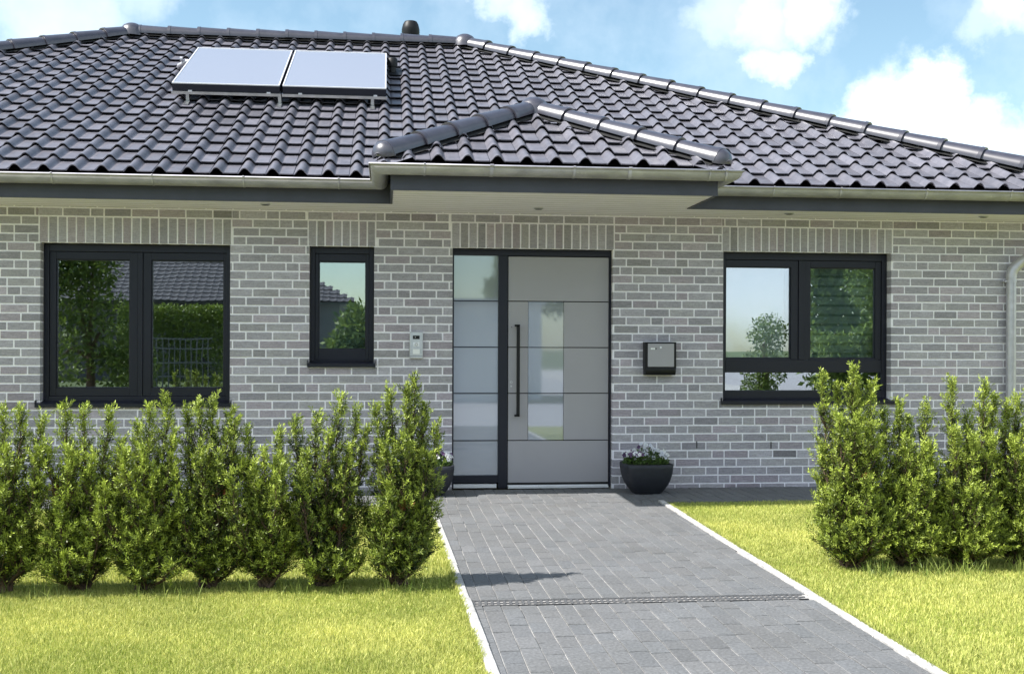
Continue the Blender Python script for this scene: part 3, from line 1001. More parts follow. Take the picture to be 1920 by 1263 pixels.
mb = MB(); mb.box(3.40, 4.08, .215, .222, 1.2, 2.4)
subpart(mb.build('reflection_sheet', M['pane_white']), wR)  # white sheet added behind the pane, standing in for a bright cloud reflection
mb = MB(); z = 1.26; i = 0
while z < 2.35:
    mb.box(4.27, 5.13, .26, .266, z, z + .075, 0); mb.box(4.27, 5.13, .262, .266, z + .0751, z + .1, 1); z += .1
subpart(mb.build('striped_blind', [M['sheer'], M['sheer_dark']]), wR)

# ---- entrance door
DY = .08
mb = MB()
mb.box(.645, .663, DY, DY + .09, .0, 2.353); mb.box(2.222, 2.243, DY, DY + .09, 0, 2.353)
mb.box(.663, 2.222, DY, DY + .09, 2.310, 2.353)
mb.box(.643, 2.243, DY + .004, DY + .09, 2.3535, 2.374)
mb.box(1.105, 1.198, DY, DY + .09, .0, 2.310)
mb.box(.663, 1.105, DY, DY + .09, .055, .131)
dF = place(mb.build('door_frame', M['frame'], bevel=.003))
mb = MB(); mb.box(.663, 1.09, DY - .012, DY + .06, .008, .045)
subpart(mb.build('threshold', M['alu']), dF)
mb = MB(); mb.box(1.205, 2.218, DY - .015, DY + .06, .0, .018); mb.box(1.205, 2.218, DY + .012, DY + .05, .0185, .030)
subpart(mb.build('threshold', M['alu']), dF)
pane(.663, 1.105, .131, 2.310, DY + .03, dF, 'sidelight', M['frost'])
for z in (1.859, 1.401, .943, .474):
    mb = MB(); mb.box(.663, 1.105, DY + .022, DY + .0295, z - .005, z + .005)
    subpart(mb.build('glazing_bar', M['frame']), dF)
# leaf made from panels with shadow gaps
mb = MB(); lx0, lx1, lz0, lz1 = 1.205, 2.218, .055, 2.303
ZG = [lz0, .474, .943, 1.401, 1.859, lz1]
gap = .0048
ly = DY + .012
gx0, gx1 = 1.408, 1.763
for i in range(5):
    z0, z1 = ZG[i] + (gap if i else 0), ZG[i + 1] - (gap if i < 4 else 0)
    if i in (0, 4): mb.box(lx0, lx1, ly, ly + .05, z0, z1)
    else:
        mb.box(lx0, gx0 - gap, ly, ly + .05, z0, z1); mb.box(gx1 + gap * .5, lx1, ly, ly + .05, z0, z1)
mb.box(lx0, gx0 - .002, ly + .012, ly + .048, lz0 + .01, lz1 - .01, 1); mb.box(gx1 + .002, lx1, ly + .012, ly + .048, lz0 + .01, lz1 - .01, 1)
mb.box(gx0, gx1, ly + .012, ly + .048, lz0 + .01, .470, 1); mb.box(gx0, gx1, ly + .012, ly + .048, 1.864, lz1 - .01, 1)
mb.box(lx0, lx1, ly + .008, ly + .05, .031, .054, 2)
dL = place(mb.build('door_leaf', [M['door'], M['dark'], M['black']], bevel=.0012))
pane(gx0, gx1, .4775, 1.8555, ly + .014, dL, 'door_glass', M['frost'])
for z in (1.401, .943):
    mb = MB(); mb.box(gx0, gx1, ly + .008, ly + .0135, z - .004, z + .004)
    subpart(mb.build('glazing_bar', M['frame']), dL)
mb = MB()
mb.box(1.283, 1.315, ly - .075, ly - .052, .72, 1.625)
for z in (.735, 1.60): mb.box(1.287, 1.311, ly - .052, ly, z - .012, z + .012)
mb.box(1.262, 1.315, ly - .075, ly - .052, .715, .735); mb.box(1.262, 1.315, ly - .075, ly - .052, 1.605, 1.627)
subpart(mb.build('handle', M['black_metal'], bevel=.003), dL)
mb = MB()
mb.tube([(1.236, ly + .001, 1.054), (1.236, ly - .008, 1.054)], .013, 16); mb.box(1.234, 1.238, ly - .0095, ly - .008, 1.046, 1.062, 1)
mb.tube([(1.236, ly + .001, 1.014), (1.236, ly - .004, 1.014)], .009, 12)
subpart(mb.build('lock', [M['steel'], M['dark']]), dL)
mb = MB(); mb.tube([(1.24, ly + .001, 1.60), (1.24, ly - .002, 1.60)], .005, 10)
subpart(mb.build('lamp_sensor', M['dark']), dL)

# ------------------------------------------------------------------ solar panels
def slab(mb, x0, x1, y0, y1, h0, h1, mi=0):
    c = [(x0, y0), (x1, y0), (x1, y1), (x0, y1)]
    k = len(mb.v)
    mb.v += [tuple(rp(a, b2, h0)) for a, b2 in c] + [tuple(rp(a, b2, h1)) for a, b2 in c]
    mb.t += [(1, 1, 1)] * 8
    for q in ((0, 3, 2, 1), (4, 5, 6, 7), (0, 1, 5, 4), (1, 2, 6, 5), (2, 3, 7, 6), (3, 0, 4, 7)):
        mb.f.append(tuple(k + i for i in q)); mb.m.append(mi); mb.sm.append(False)


for i, (x0, x1, lab) in enumerate(((-2.33, -1.178, 'left flat solar collector with pale glass on the dark tiled roof'), (-1.145, -.012, 'right flat solar collector with pale glass beside the roof vent'))):
    y0, y1 = 1.63, 3.36
    root = empty('solar_panel', tuple(rp((x0 + x1) / 2, y0, .0)), lab, 'solar panel', 'solar collectors on the roof')
    def under(o):
        o.parent = root; o.matrix_parent_inverse = Matrix.Translation(-root.location); return o
    h0, h1 = .135, .225
    mb = MB()
    slab(mb, x0, x1, y0, y1, h0, h1 - .012)
    w = .013
    slab(mb, x0, x0 + w, y0, y1, h1 - .0118, h1, 1); slab(mb, x1 - w, x1, y0, y1, h1 - .0118, h1, 1)
    slab(mb, x0 + w, x1 - w, y0, y0 + w, h1 - .0118, h1, 1); slab(mb, x0 + w, x1 - w, y1 - w, y1, h1 - .0118, h1, 1)
    under(mb.build('frame', [M['frame'], M['alu']]))
    mb = MB(); slab(mb, x0 + w, x1 - w, y0 + w, y1 - w, h1 - .0115, h1 - .006)
    under(mb.build('glass', M['collector']))
    for ya_, yb_ in ((y0 - .015, y0 + .02), (y1 - .3, y1 - .26)):
        mb = MB(); slab(mb, x0 - .01, x1 + .012, ya_, yb_, h0 - .032, h0 - .001)
        under(mb.build('mounting_rail', M['steel']))
    for cx_ in (x0 + .17, x1 - .14):
        mb = MB(); slab(mb, cx_, cx_ + .04, y0 - .018, y0 + .02, h0 - .002, h0 + .012)
        under(mb.build('clamp', M['alu']))
    for hx in ((x0 + .14, x1 - .02) if i == 0 else (x1 - .17,)):
        mb = MB(); slab(mb, hx, hx + .035, y0 - .012, y0 - .004, -.0, h0 - .03); slab(mb, hx - .01, hx + .045, y0 - .16, y0 - .006, .026, .034)
        under(mb.build('roof_hook', M['steel']))
    if i == 0:
        mb = MB()
        mb.tube([rp(x0 + .02, 2.85, .17), rp(x0 - .07, 2.86, .16), rp(x0 - .11, 2.88, .13), rp(x0 - .16, 2.92, .10), rp(x0 - .17, 2.97, .04)], .026, 10)
        mb.tube([rp(x0 - .10, 2.86, .19), rp(x0 - .13, 2.86, .19)], .03, 10)
        under(mb.build('connecting_pipe', M['pipe_grey']))

# ------------------------------------------------------------------ intercom, mailbox
ic = empty('intercom', (.29, -.005, 1.29), 'slim steel video intercom with camera, button and name plate on the brick wall', 'intercom')
mb = MB(); mb.box(-.064, .064, -.03, 0, 0, .258); ib = mb.build('housing', M['steel'], ic, bevel=.003)
mb = MB(); mb.box(-.034, .032, -.033, -.0301, .187, .222); o = mb.build('camera_window', M['black_metal'], ic)
mb = MB(); mb.lathe([(0, 0), (.004, 0)], (0, 0, 0), 10); 
for p in range(len(mb.v)): v = mb.v[p]; mb.v[p] = (v[0] - .01, -.0335, v[1] + .205)
subpart(mb.build('camera_light', M['white']), o)
mb = MB(); mb.box(-.031, .030, -.0322, -.0301, .115, .158)
mb.build('button_plate', M['alu'], ic)
mb = MB()
ring = lambda r_, y_: [(r_ * math.cos(t) - .001, y_, .136 + r_ * math.sin(t)) for t in [2 * math.pi * k / 18 for k in range(18)]]
mb.grid([ring(.016, -.0323), ring(.016, -.036), ring(.010, -.036), ring(.008, -.033)], 0, closed=True); mb.quadpts(ring(.008, -.0331)[::-1], 1)
mb.build('bell_button', [M['steel'], M['white']], ic)
mb = MB(); mb.box(-.033, .033, -.0325, -.0301, .042, .090); mb.build('name_plate', M['white'], ic)
mb = MB(); mb.box(-.064, .064, -.0305, -.0302, .020, .023); mb.build('seam', M['dark'], ic)

mx_ = empty('mailbox', (2.706, -.005, 1.13), 'black wall mailbox with beige grey front plate right of the door', 'mailbox')
mb = MB(); mb.box(-.157, .157, -.11, 0, .055, .328)
# rounded lower hood
prof = [(-.0, 0), (-.085, .0), (-.10, .008), (-.112, .024), (-.116, .05), (-.114, .075), (0, .075)]
k = len(mb.v)
for x in (-.153, .153): mb.v += [(x, a, z) for a, z in prof]; mb.t += [(1, 1, 1)] * 7
for i in range(6): mb.f.append((k + i, k + 7 + i, k + 8 + i, k + i + 1)); mb.m.append(0); mb.sm.append(True)
mb.f.append(tuple(k + i for i in range(7))); mb.f.append(tuple(k + 7 + i for i in range(7))[::-1]); mb.m += [0, 0]; mb.sm += [False, False]
mb.build('box', M['black_metal'], mx_, bevel=.003)
mb = MB(); mb.box(-.133, .132, -.121, -.1102, .083, .312); fp = mb.build('front_flap', M['door'], mx_, bevel=.003)
mb = MB(); mb.box(-.105, -.060, -.1235, -.1211, .254, .270); mb.box(-.060, -.048, -.126, -.1211, .255, .269, 1); subpart(mb.build('name_plate', [M['white'], M['dark']]), fp).location = (0, 0, 0)
mb = MB(); mb.tube([(-.004, -.1211, .275), (-.004, -.128, .275)], .010, 14); subpart(mb.build('lock', M['alu']), fp)

# ------------------------------------------------------------------ pots and pansies
def pot(x, y, label, seed):
    t = empty('flower_pot', (x, y, 0), label, 'flower pot', 'anthracite pots beside the entrance')
    mb = MB(); rows = []
    def sq(w, z, e=5):
        return [(w * math.copysign(abs(math.cos(t_)) ** (2 / e), math.cos(t_)), w * math.copysign(abs(math.sin(t_)) ** (2 / e), math.sin(t_)), z) for t_ in [2 * math.pi * (k + .5) / 40 for k in range(40)]]
    for w, z in ((.10, 0), (.126, .0), (.134, .010), (.168, .05), (.196, .095), (.216, .145), (.229, .20), (.235, .25), (.236, .283), (.230, .289), (.215, .289), (.207, .27)): rows.append(sq(w, z))
    mb.grid(rows, 0, closed=True)
    mb.build('bowl', M['pot'], t)
    mb = MB(); mb.quadpts(sq(.212, .262)); mb.build('soil', M['soil'], t)


def pansies(x, y, label, seed, violet_side):
    t = empty('pansies', (x, y, .262), label, 'flowers', 'pansies planted in the pots')
    r_ = np.random.RandomState(seed)
    n = 1500
    ang = r_.uniform(0, 2 * np.pi, n); rad = .215 * np.sqrt(r_.rand(n))
    hz_ = r_.rand(n) ** .8 * .17 * (1.1 - rad / .26)
    c = np.stack([rad * np.cos(ang), rad * np.sin(ang), hz_ + .005], 1)
    d = np.stack([np.cos(ang) * .6 + r_.normal(0, .5, n), np.sin(ang) * .6 + r_.normal(0, .5, n), r_.uniform(.1, .9, n)], 1); d /= np.linalg.norm(d, axis=1)[:, None]
    s = np.cross(d, r_.normal(0, 1, (n, 3))); s /= np.linalg.norm(s, axis=1)[:, None]
    L_ = r_.uniform(.015, .035, n)[:, None]; w = L_ * .28
    V = np.stack([c, c + d * L_ * .5 + s * w, c + d * L_, c + d * L_ * .5 - s * w], 1)
    fast_mesh('foliage', V, 4, M['pansy_leaf'], r_.rand(n), t)
    # blossoms: five rounded petals each
    rg = random.Random(seed)
    nb = 75
    for i in range(nb):
        a = rg.uniform(0, 2 * math.pi); q = .22 * math.sqrt(rg.random())
        p = Vector((q * math.cos(a), q * math.sin(a), .08 + .12 * rg.random() * (1.25 - q / .25)))
        vio = (p.x * violet_side > .06) if rg.random() < .45 else rg.random() < .06
        fd = Vector((math.cos(a) * .6 + rg.uniform(-.3, .3), -.6 + rg.uniform(-.4, .4), rg.uniform(.3, 1))).normalized()
        u = fd.orthogonal().normalized(); v = fd.cross(u)
        mb = MB(); sz = rg.uniform(.011, .017); br = rg.random()
        for kk in range(5):
            th = 2 * math.pi * kk / 5 + .3; e = u * math.cos(th) + v * math.sin(th); g2 = u * -math.sin(th) + v * math.cos(th)
            cc = p + e * sz * .9 + fd * .002 * (kk % 2)
            pts_ = [p, cc - g2 * sz * .75, cc + e * sz * .5 - g2 * sz * .45, cc + e * sz * .65, cc + e * sz * .5 + g2 * sz * .45, cc + g2 * sz * .75]
            mb.quadpts([tuple(z_ + fd * .004 * (0 if ii == 0 else 1)) for ii, z_ in enumerate(pts_)], 0, (br,) * 3)
        mb.quadpts([tuple(p + fd * .007 + (u * math.cos(z_) + v * math.sin(z_)) * sz * .28) for z_ in (0, 1.2, 2.4, 3.6, 4.8)], 1, (.5,) * 3)
        mb.build('blossom', [M['petal_violet'] if vio else M['petal'], M['petal_violet']], t)


pot(2.505, -.36, 'square anthracite pot standing right of the front door', 1)
pansies(2.505, -.36, 'white and violet pansies growing in the pot right of the door', 5, -1)
pot(.405, -.36, 'square anthracite pot left of the door, half hidden by the yew', 2)
pansies(.405, -.36, 'pansies in the pot left of the door, half hidden by the yew', 8, 1)

# ------------------------------------------------------------------ yew bushes
def needles(P, Dr, T, r_, per=12, L0=.024, W0=.0036, stemlen=.055):
    """P (n,3) sprig base, Dr (n,3) unit direction, T (n,) tint -> needle quads"""
    n = len(P)
    k = np.arange(per)
    s = (k + .5) / per
    a = np.cross(Dr, r_.normal(0, 1, (n, 3))); a /= np.linalg.norm(a, axis=1)[:, None]
    b2 = np.cross(Dr, a)
    ang = k * 2.4 + r_.rand(n)[:, None] * 6.28
    out = a[:, None, :] * np.cos(ang)[..., None] + b2[:, None, :] * np.sin(ang)[..., None]
    sl_ = (stemlen * r_.uniform(.7, 1.3, n))[:, None]
    base = P[:, None, :] + Dr[:, None, :] * (s[None, :] * sl_)[..., None]
    lean = .45 + .55 * s
    d = out * (1 - .45 * s)[None, :, None] + Dr[:, None, :] * lean[None, :, None] + r_.normal(0, .15, (n, per, 3))
    d /= np.linalg.norm(d, axis=2)[..., None]
    wv = np.cross(d, r_.normal(0, 1, (n, per, 3))); wv /= np.linalg.norm(wv, axis=2)[..., None]
    ln = (L0 * r_.uniform(.7, 1.2, (n, per)))[..., None]
    wd = W0
    V = np.stack([base, base + d * ln * .45 + wv * wd, base + d * ln, base + d * ln * .45 - wv * wd], 2)
    t = np.clip(T[:, None] + .25 * (s[None, :] - .5) + r_.normal(0, .08, (n, per)), 0, 1)
    return V.reshape(-1, 4, 3), t.ravel()


def yew(bx, by, tips, label, seed, dens=1.0, wid=.15, low=.06, shade=0.0, skirt=0):
    root = empty('yew_bush', (bx, by, 0), label, 'bush', 'yew bushes of the hedge')
    r_ = np.random.RandomState(seed); rg = random.Random(seed)
    mb = MB()
    P, D, T = [], [], []
    tips = list(tips)
    xs_ = [q[0] for q in tips]
    for q in range(11):
        a_ = rg.uniform(0, 6.283); rr_ = rg.uniform(.08, .22)
        tips.append((bx + rr_ * math.cos(a_) * 1.1, rg.uniform(.12, .3) if q < 4 else rg.uniform(.3, .75), rr_ * math.sin(a_) - .03))
    for q in range(skirt):
        a_ = 6.283 * q / skirt
        tips.append((bx + .03 + .20 * math.cos(a_), rg.uniform(.1, .34), .2 * math.sin(a_) - .03))
    for (tx, tz, dy) in tips:
        b0 = Vector((rg.uniform(-.05, .05), rg.uniform(-.04, .04), 0))
        tip = Vector((tx - bx, dy, tz))
        mid = Vector((tip.x * .75, tip.y * .8, tz * .42)) + Vector((rg.uniform(-.03, .03), rg.uniform(-.03, .03), 0))
        pts = []
        for q in range(9):
            t = q / 8
            pts.append((1 - t) ** 2 * b0 + 2 * t * (1 - t) * mid + t * t * tip + Vector((rg.uniform(-.008, .008), rg.uniform(-.008, .008), 0)))
        mb.tube([p for p in pts], [.011 * (1 - .8 * q / 8) for q in range(9)], 6)
        nb = int(74 * dens * max(tz, .3))
        for j in range(nb):
            t = low + (1 - low) * (j + rg.random()) / nb
            f_ = t * 8; i = min(7, int(f_)); p = pts[i].lerp(pts[i + 1], f_ - i)
            up = (pts[i + 1] - pts[i]).normalized()
            ang = rg.uniform(0, 6.283)
            o_ = Vector((math.cos(ang), math.sin(ang), 0))
            prof = min(1, .55 + t * 2.2) if t < .3 else 1
            ln = (wid * prof * (1 - t) ** .75 + .024) * rg.uniform(.55, 1.25)
            dr2 = (o_ * (.95 - .45 * t) + up * (.55 + .55 * t)).normalized()
            end = p + dr2 * ln + Vector((0, 0, ln * .25))
            if t < .85: mb.tube([p, (p + end) / 2 - Vector((0, 0, .004)), end], [.0032, .0024, .001], 4, cap=False)
            ns = max(1, int(ln / .026))
            for q in range(ns + 1):
                s = (q + rg.random() * .6) / (ns + .6)
                if s < .25 and t < .75: continue
                pp = p.lerp(end, min(1, s))
                dd = (dr2 * .7 + Vector((rg.gauss(0, .55), rg.gauss(0, .55), rg.gauss(.55, .35)))).normalized()
                P.append(pp); D.append(dd)
                growth_shade = .0 + .60 * s ** 3 + .28 * t * t + rg.gauss(0, .17) + shade  # pale new growth at the tips; inner needles darkened as painted shade
                T.append(max(0, min(1, growth_shade)))
        # terminal shoot
        for q in range(7):
            P.append(pts[8] - Vector((0, 0, .018 * q))); D.append((Vector((rg.gauss(0, .3), rg.gauss(0, .3), 1))).normalized()); T.append(.8)
    P = np.array([tuple(p) for p in P]); D = np.array([tuple(p) for p in D]); T = np.array(T)
    ok = P[:, 2] > .03
    P, D, T = P[ok], D[ok], T[ok]
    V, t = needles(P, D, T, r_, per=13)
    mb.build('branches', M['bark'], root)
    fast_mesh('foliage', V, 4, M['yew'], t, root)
    # withered twigs low in the bush
    n = 6
    c = np.stack([r_.uniform(-.12, .12, n), r_.uniform(-.16, -.04, n), r_.uniform(.25, .6) + r_.normal(0, .03, n)], 1)
    c = c[0] + (c - c[0]) * .15
    d = np.stack([r_.normal(0, .5, n), r_.normal(-.4, .4, n), r_.uniform(-.2, 1, n)], 1); d /= np.linalg.norm(d, axis=1)[:, None]
    V, t = needles(c, d, np.full(n, .5), r_, per=12)
    o = fast_mesh('withered_twigs', V, 4, M['yew_dead'], t, root)
    return root


LY = -4.42
LEFT = [
    (-2.62, [(-2.85, 1.05, 0), (-2.7, 1.1, -.06), (-2.55, 1.08, .05), (-2.45, 1.0, -.05)], 'yew bush at the far left edge of the photo'),
    (-2.16, [(-2.30, 1.02, .05), (-2.17, 1.07, 0), (-2.06, 1.08, -.05), (-1.97, 1.02, .03), (-2.1, .85, -.14), (-2.22, .8, -.13), (-1.93, .86, -.1)], 'second yew from the left edge, under the left corner of the wide window'),
    (-1.75, [(-1.84, 1.09, 0), (-1.72, 1.07, -.03), (-1.60, 1.06, .04), (-1.90, .86, -.1), (-1.78, .84, -.14), (-1.65, .8, -.12), (-1.52, .88, .0)], 'yew below the left pane of the wide window, third from the left edge'),
    (-1.38, [(-1.43, .97, 0), (-1.35, 1.08, -.05), (-1.27, 1.15, .02), (-1.47, .82, -.12), (-1.36, .84, -.15), (-1.22, .92, -.08), (-1.3, .7, -.15)], 'yew under the right pane of the wide window with a tall central shoot'),
    (-1.02, [(-1.15, 1.06, .03), (-1.08, 1.11, -.03), (-1.0, 1.13, 0), (-.91, 1.06, .02), (-.87, 1.0, -.05), (-1.05, .85, -.13), (-.95, .8, -.13)], 'deep green yew under the right corner of the wide window'),
    (-.70, [(-.80, .95, 0), (-.70, .82, -.08), (-.61, .93, .02), (-.75, .74, -.1), (-.62, .75, -.1), (-.68, .60, -.12)], 'lowest yew of the left hedge, with a thin lone shoot'),
    (-.36, [(-.53, 1.0, .02), (-.41, 1.04, -.02), (-.27, 1.15, 0), (-.18, 1.05, .03), (-.33, .92, -.1), (-.22, .84, -.12), (-.45, .8, -.1), (-.12, .95, 0)], 'broad yew below the small window, next to the one at the path'),
    (.08, [(-.06, 1.06, 0), (.03, 1.15, .02), (.12, 1.17, -.03), (.17, 1.23, 0), (.23, 1.07, .03), (.30, .94, -.02), (.0, .85, -.12), (.12, .9, -.14), (.24, .78, -.1), (.02, .6, -.14)], 'tallest yew of the left hedge, beside the path'),
]
for i, (bx, tips, lab) in enumerate(LEFT):
    tips = [(a_, b_ * (.945 if i < 7 else .965), c_) for a_, b_, c_ in tips]
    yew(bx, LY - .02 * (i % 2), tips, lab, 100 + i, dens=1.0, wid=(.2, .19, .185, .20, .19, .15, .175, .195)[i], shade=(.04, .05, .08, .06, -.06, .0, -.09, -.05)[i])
RY_ = -4.15
RIGHT = [
    (2.98, [(2.79, 1.20, 0), (2.90, 1.14, .03), (2.99, 1.26, 0), (3.05, 1.15, .04), (3.12, 1.15, 0), (2.85, .95, -.14), (2.95, .95, -.16), (3.06, .9, -.14), (3.12, .8, -.1), (2.78, .75, 0), (2.84, .5, -.13), (3.0, .55, -.2)], 'leftmost yew of the right hedge, nearest the path', .19),
    (3.36, [(3.22, .98, .02), (3.32, 1.03, 0), (3.39, .92, .03), (3.50, 1.02, -.02), (3.28, .8, -.14), (3.40, .75, -.16), (3.48, .75, -.12), (3.34, .5, -.2), (3.24, .5, -.15)], 'second yew of the right hedge, with short paired shoots', .20),
    (3.74, [(3.66, 1.17, 0), (3.78, .95, .03), (3.88, 1.15, -.02), (3.96, 1.07, .02), (3.62, .85, -.12), (3.73, .82, -.15), (3.85, .8, -.14), (3.7, .5, -.2)], 'third yew of the right hedge, with two long curved shoots', .20),
    (4.13, [(4.04, 1.02, 0), (4.13, 1.06, .03), (4.22, 1.08, 0), (4.02, .8, -.14), (4.15, .8, -.15), (4.26, .9, -.1), (4.08, .5, -.2)], 'yew cut off by the right edge of the photo', .20),
]
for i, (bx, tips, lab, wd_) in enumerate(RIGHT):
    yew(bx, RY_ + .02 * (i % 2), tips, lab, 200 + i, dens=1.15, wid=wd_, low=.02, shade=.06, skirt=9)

# ------------------------------------------------------------------ grass blades (stuff)
def blades(name, n, inside, bounds, hmin, hmax, w0, mat, seed, lean=.45, tintfn=None):
    r_ = np.random.RandomState(seed)
    x = r_.uniform(bounds[0], bounds[1], n); y = r_.uniform(bounds[2], bounds[3], n)
    ok = inside(x, y); x, y = x[ok], y[ok]; n = len(x)
    patch = (np.sin(x * 2.3 + 1.3 * np.sin(y * 1.7)) + np.sin(y * 3.1 + x * 1.1) + .7 * np.sin(x * 7.3 + y * 5.1)) / 2.7
    h = r_.uniform(hmin, hmax, n) * (1 + .18 * patch)
    a = r_.uniform(0, 6.283, n); ln = np.abs(r_.normal(0, lean, n)) * h
    tip = np.stack([x + np.cos(a) * ln, y + np.sin(a) * ln, h - .02], 1)
    base = np.stack([x, y, np.full(n, -.02)], 1)
    b_ = r_.uniform(0, 6.283, n); w = w0 * r_.uniform(.7, 1.3, n)
    sd = np.stack([np.cos(b_) * w, np.sin(b_) * w, np.zeros(n)], 1)
    mid = base * .45 + tip * .55; mid[:, 2] += h * .1
    V = np.stack([base - sd * .6, base + sd * .6, mid + sd * .8, tip, mid - sd * .8], 1)
    dry = (np.sin(x * 1.1 + 2 * np.sin(y * .9 + 1)) * np.sin(y * 1.9 + x * .6) + .5 * np.sin(x * 5.1 + 2) * np.sin(y * 4.3)) > .55
    t = np.clip(.48 + .16 * patch + .16 * dry * r_.rand(n) + r_.normal(0, .30, n), 0, 1)
    return tag(fast_mesh(name, V, 5, mat, t), kind='stuff')


EDL = lambda y: EL0v(y) - .055
EL0v = lambda y: np.where(y > -1.2, .425, .425 + (-(y) - 1.2) * .0125)
ER0v = lambda y: 2.47 + (y + 1) * .022
near_l = blades('lawn_grass', 230000, lambda x, y: (x < EL0v(y) - .045), (-3.2, .6, -6.9, -4.3), .013, .034, .0016, M['grass'], 1)
tag(near_l, 'short yellow green lawn left of the path', 'grass')
o = blades('lawn_grass', 120000, lambda x, y: (x < EL0v(y) - .045), (-4.4, .6, -4.3, -1.06), .014, .035, .0026, M['grass'], 2)
tag(o, 'sunny lawn seen behind the left hedge', 'grass')
o = blades('lawn_grass', 360000, lambda x, y: (x > ER0v(y) + .045) & (x < 3.3 + (y + 7) * .75), (2.3, 7.2, -6.9, -1.04), .014, .035, .002, M['grass'], 3)
tag(o, 'short yellow green lawn right of the path', 'grass')
o = blades('tall_grass', 800, lambda x, y: (np.sin(x * 9) + np.sin(x * 23 + 1)) > -.1, (-2.9, .35, -4.78, -4.4), .03, .13, .0018, M['tall_grass'], 5, lean=.5)
tag(o, 'uncut tufts of grass at the foot of the left hedge', 'grass')
o = blades('tall_grass', 700, lambda x, y: (np.sin(x * 11) + np.sin(x * 19 + 1)) > -.6, (2.95, 4.4, -4.55, -4.3), .03, .13, .0022, M['tall_grass'], 6, lean=.6)
tag(o, 'uncut tufts of grass at the foot of the right hedge', 'grass')

# ------------------------------------------------------------------ across the street (seen in the window reflections)
def leafball(n, centers, r_, size=.09):
    c = np.array(centers); idx = r_.randint(0, len(c), n)
    d = r_.normal(0, 1, (n, 3)); d /= np.linalg.norm(d, axis=1)[:, None]
    p = c[idx, :3] + d * c[idx, 3:4] * (r_.rand(n, 1) ** .4)
    a = r_.normal(0, 1, (n, 3)); a /= np.linalg.norm(a, axis=1)[:, None]
    b2 = np.cross(a, r_.normal(0, 1, (n, 3))); b2 /= np.linalg.norm(b2, axis=1)[:, None]
    s = size * r_.uniform(.6, 1.3, (n, 1))
    return np.stack([p, p + (a + b2 * .45) * s * .5, p + a * s, p + (a - b2 * .45) * s * .5], 1), np.clip(r_.normal(.5, .25, n), 0, 1)


def tree(x, y, blobs, label, seed, n=7000, size=.10, name='garden_tree', h=1.5):
    t = empty(name, (x, y, 0), label, 'tree' if 'tree' in name else 'shrub')
    r_ = np.random.RandomState(seed)
    V, tt = leafball(n, blobs, r_, size)
    mb = MB(); mb.tube([(0, 0, -.1), (.05, 0, h * .5), (0, .05, h)], [.11, .08, .05], 8)
    for bl in blobs[:5]: mb.tube([(0, .02, h * .8), (bl[0] * .6, bl[1] * .6, (h + bl[2]) / 2), (bl[0], bl[1], bl[2])], [.05, .03, .015], 6)
    mb.build('trunk', M['bark'], t)
    fast_mesh('crown', V, 4, M['tree'], tt, t)


tree(-5.5, -10.5, [(-.5, 0, 1.2, .8), (.3, .1, 1.7, .8), (-.2, 0, 2.4, .7), (.1, .1, 3.0, .55), (.7, 0, 1.0, .6), (-.6, 0, 2.9, .6), (-.9, 0, 3.4, .6)], 'leafy tall shrub across the garden left', 31, 9000, .11)
tree(10.2, -9.5, [(-.9, 0, 2.6, .6), (-.4, 0, 2.9, .7), (.4, .1, 2.6, .8), (-.2, .1, 1.9, .45), (.6, 0, 1.5, .6)], 'loose leafy tree across the garden right', 32, 6000, .11)
tree(7.6, -11, [(0, 0, 1.0, .5), (.1, 0, 1.7, .4), (-.1, 0, .5, .4)], 'slender upright shrub at the street right', 33, 3500, .08, 'garden_shrub')
tree(-.5, -20, [(-.2, 0, 1.9, .7), (.5, 0, 1.5, .7), (-.7, 0, 1.2, .6), (0, 0, 1.0, .7)], 'round tree beside the neighbouring house', 34, 5000, .2)
tree(3.9, -20, [(0, 0, 3.8, 1.0), (.8, 0, 3.2, 1.0), (-.5, 0, 3.0, .7)], 'tree behind the white garage', 35, 5000, .2, h=3)
hd = empty('garden_hedge', (-6.2, -23, 0), 'clipped hedge behind the pale fence across the street', 'hedge')
r_ = np.random.RandomState(7)
n = 9000
p = np.stack([r_.uniform(-1.6, 1.6, n), r_.uniform(-.3, .3, n), r_.rand(n) ** .6 * 2.6], 1)
a = r_.normal(0, 1, (n, 3)); a /= np.linalg.norm(a, axis=1)[:, None]; b2 = np.cross(a, r_.normal(0, 1, (n, 3))); b2 /= np.linalg.norm(b2, axis=1)[:, None]
fast_mesh('foliage', np.stack([p, p + (a + b2 * .5) * .06, p + a * .12, p + (a - b2 * .5) * .06], 1), 4, M['tree'], np.clip(r_.normal(.75, .2, n), 0, 1), hd)
fe = empty('garden_fence', (-6.2, -22.3, 0), 'pale mat fence across the street', 'fence')
mb = MB()
for i in range(14): mb.box(-1 + i * .16, -.99 + i * .16 + .02, 0, .03, 0, 1.6)
for z in (.1, .5, .9, 1.3, 1.58): mb.box(-1, 1.2, .031, .05, z, z + .04)
mb.build('panel', M['grate'], fe)

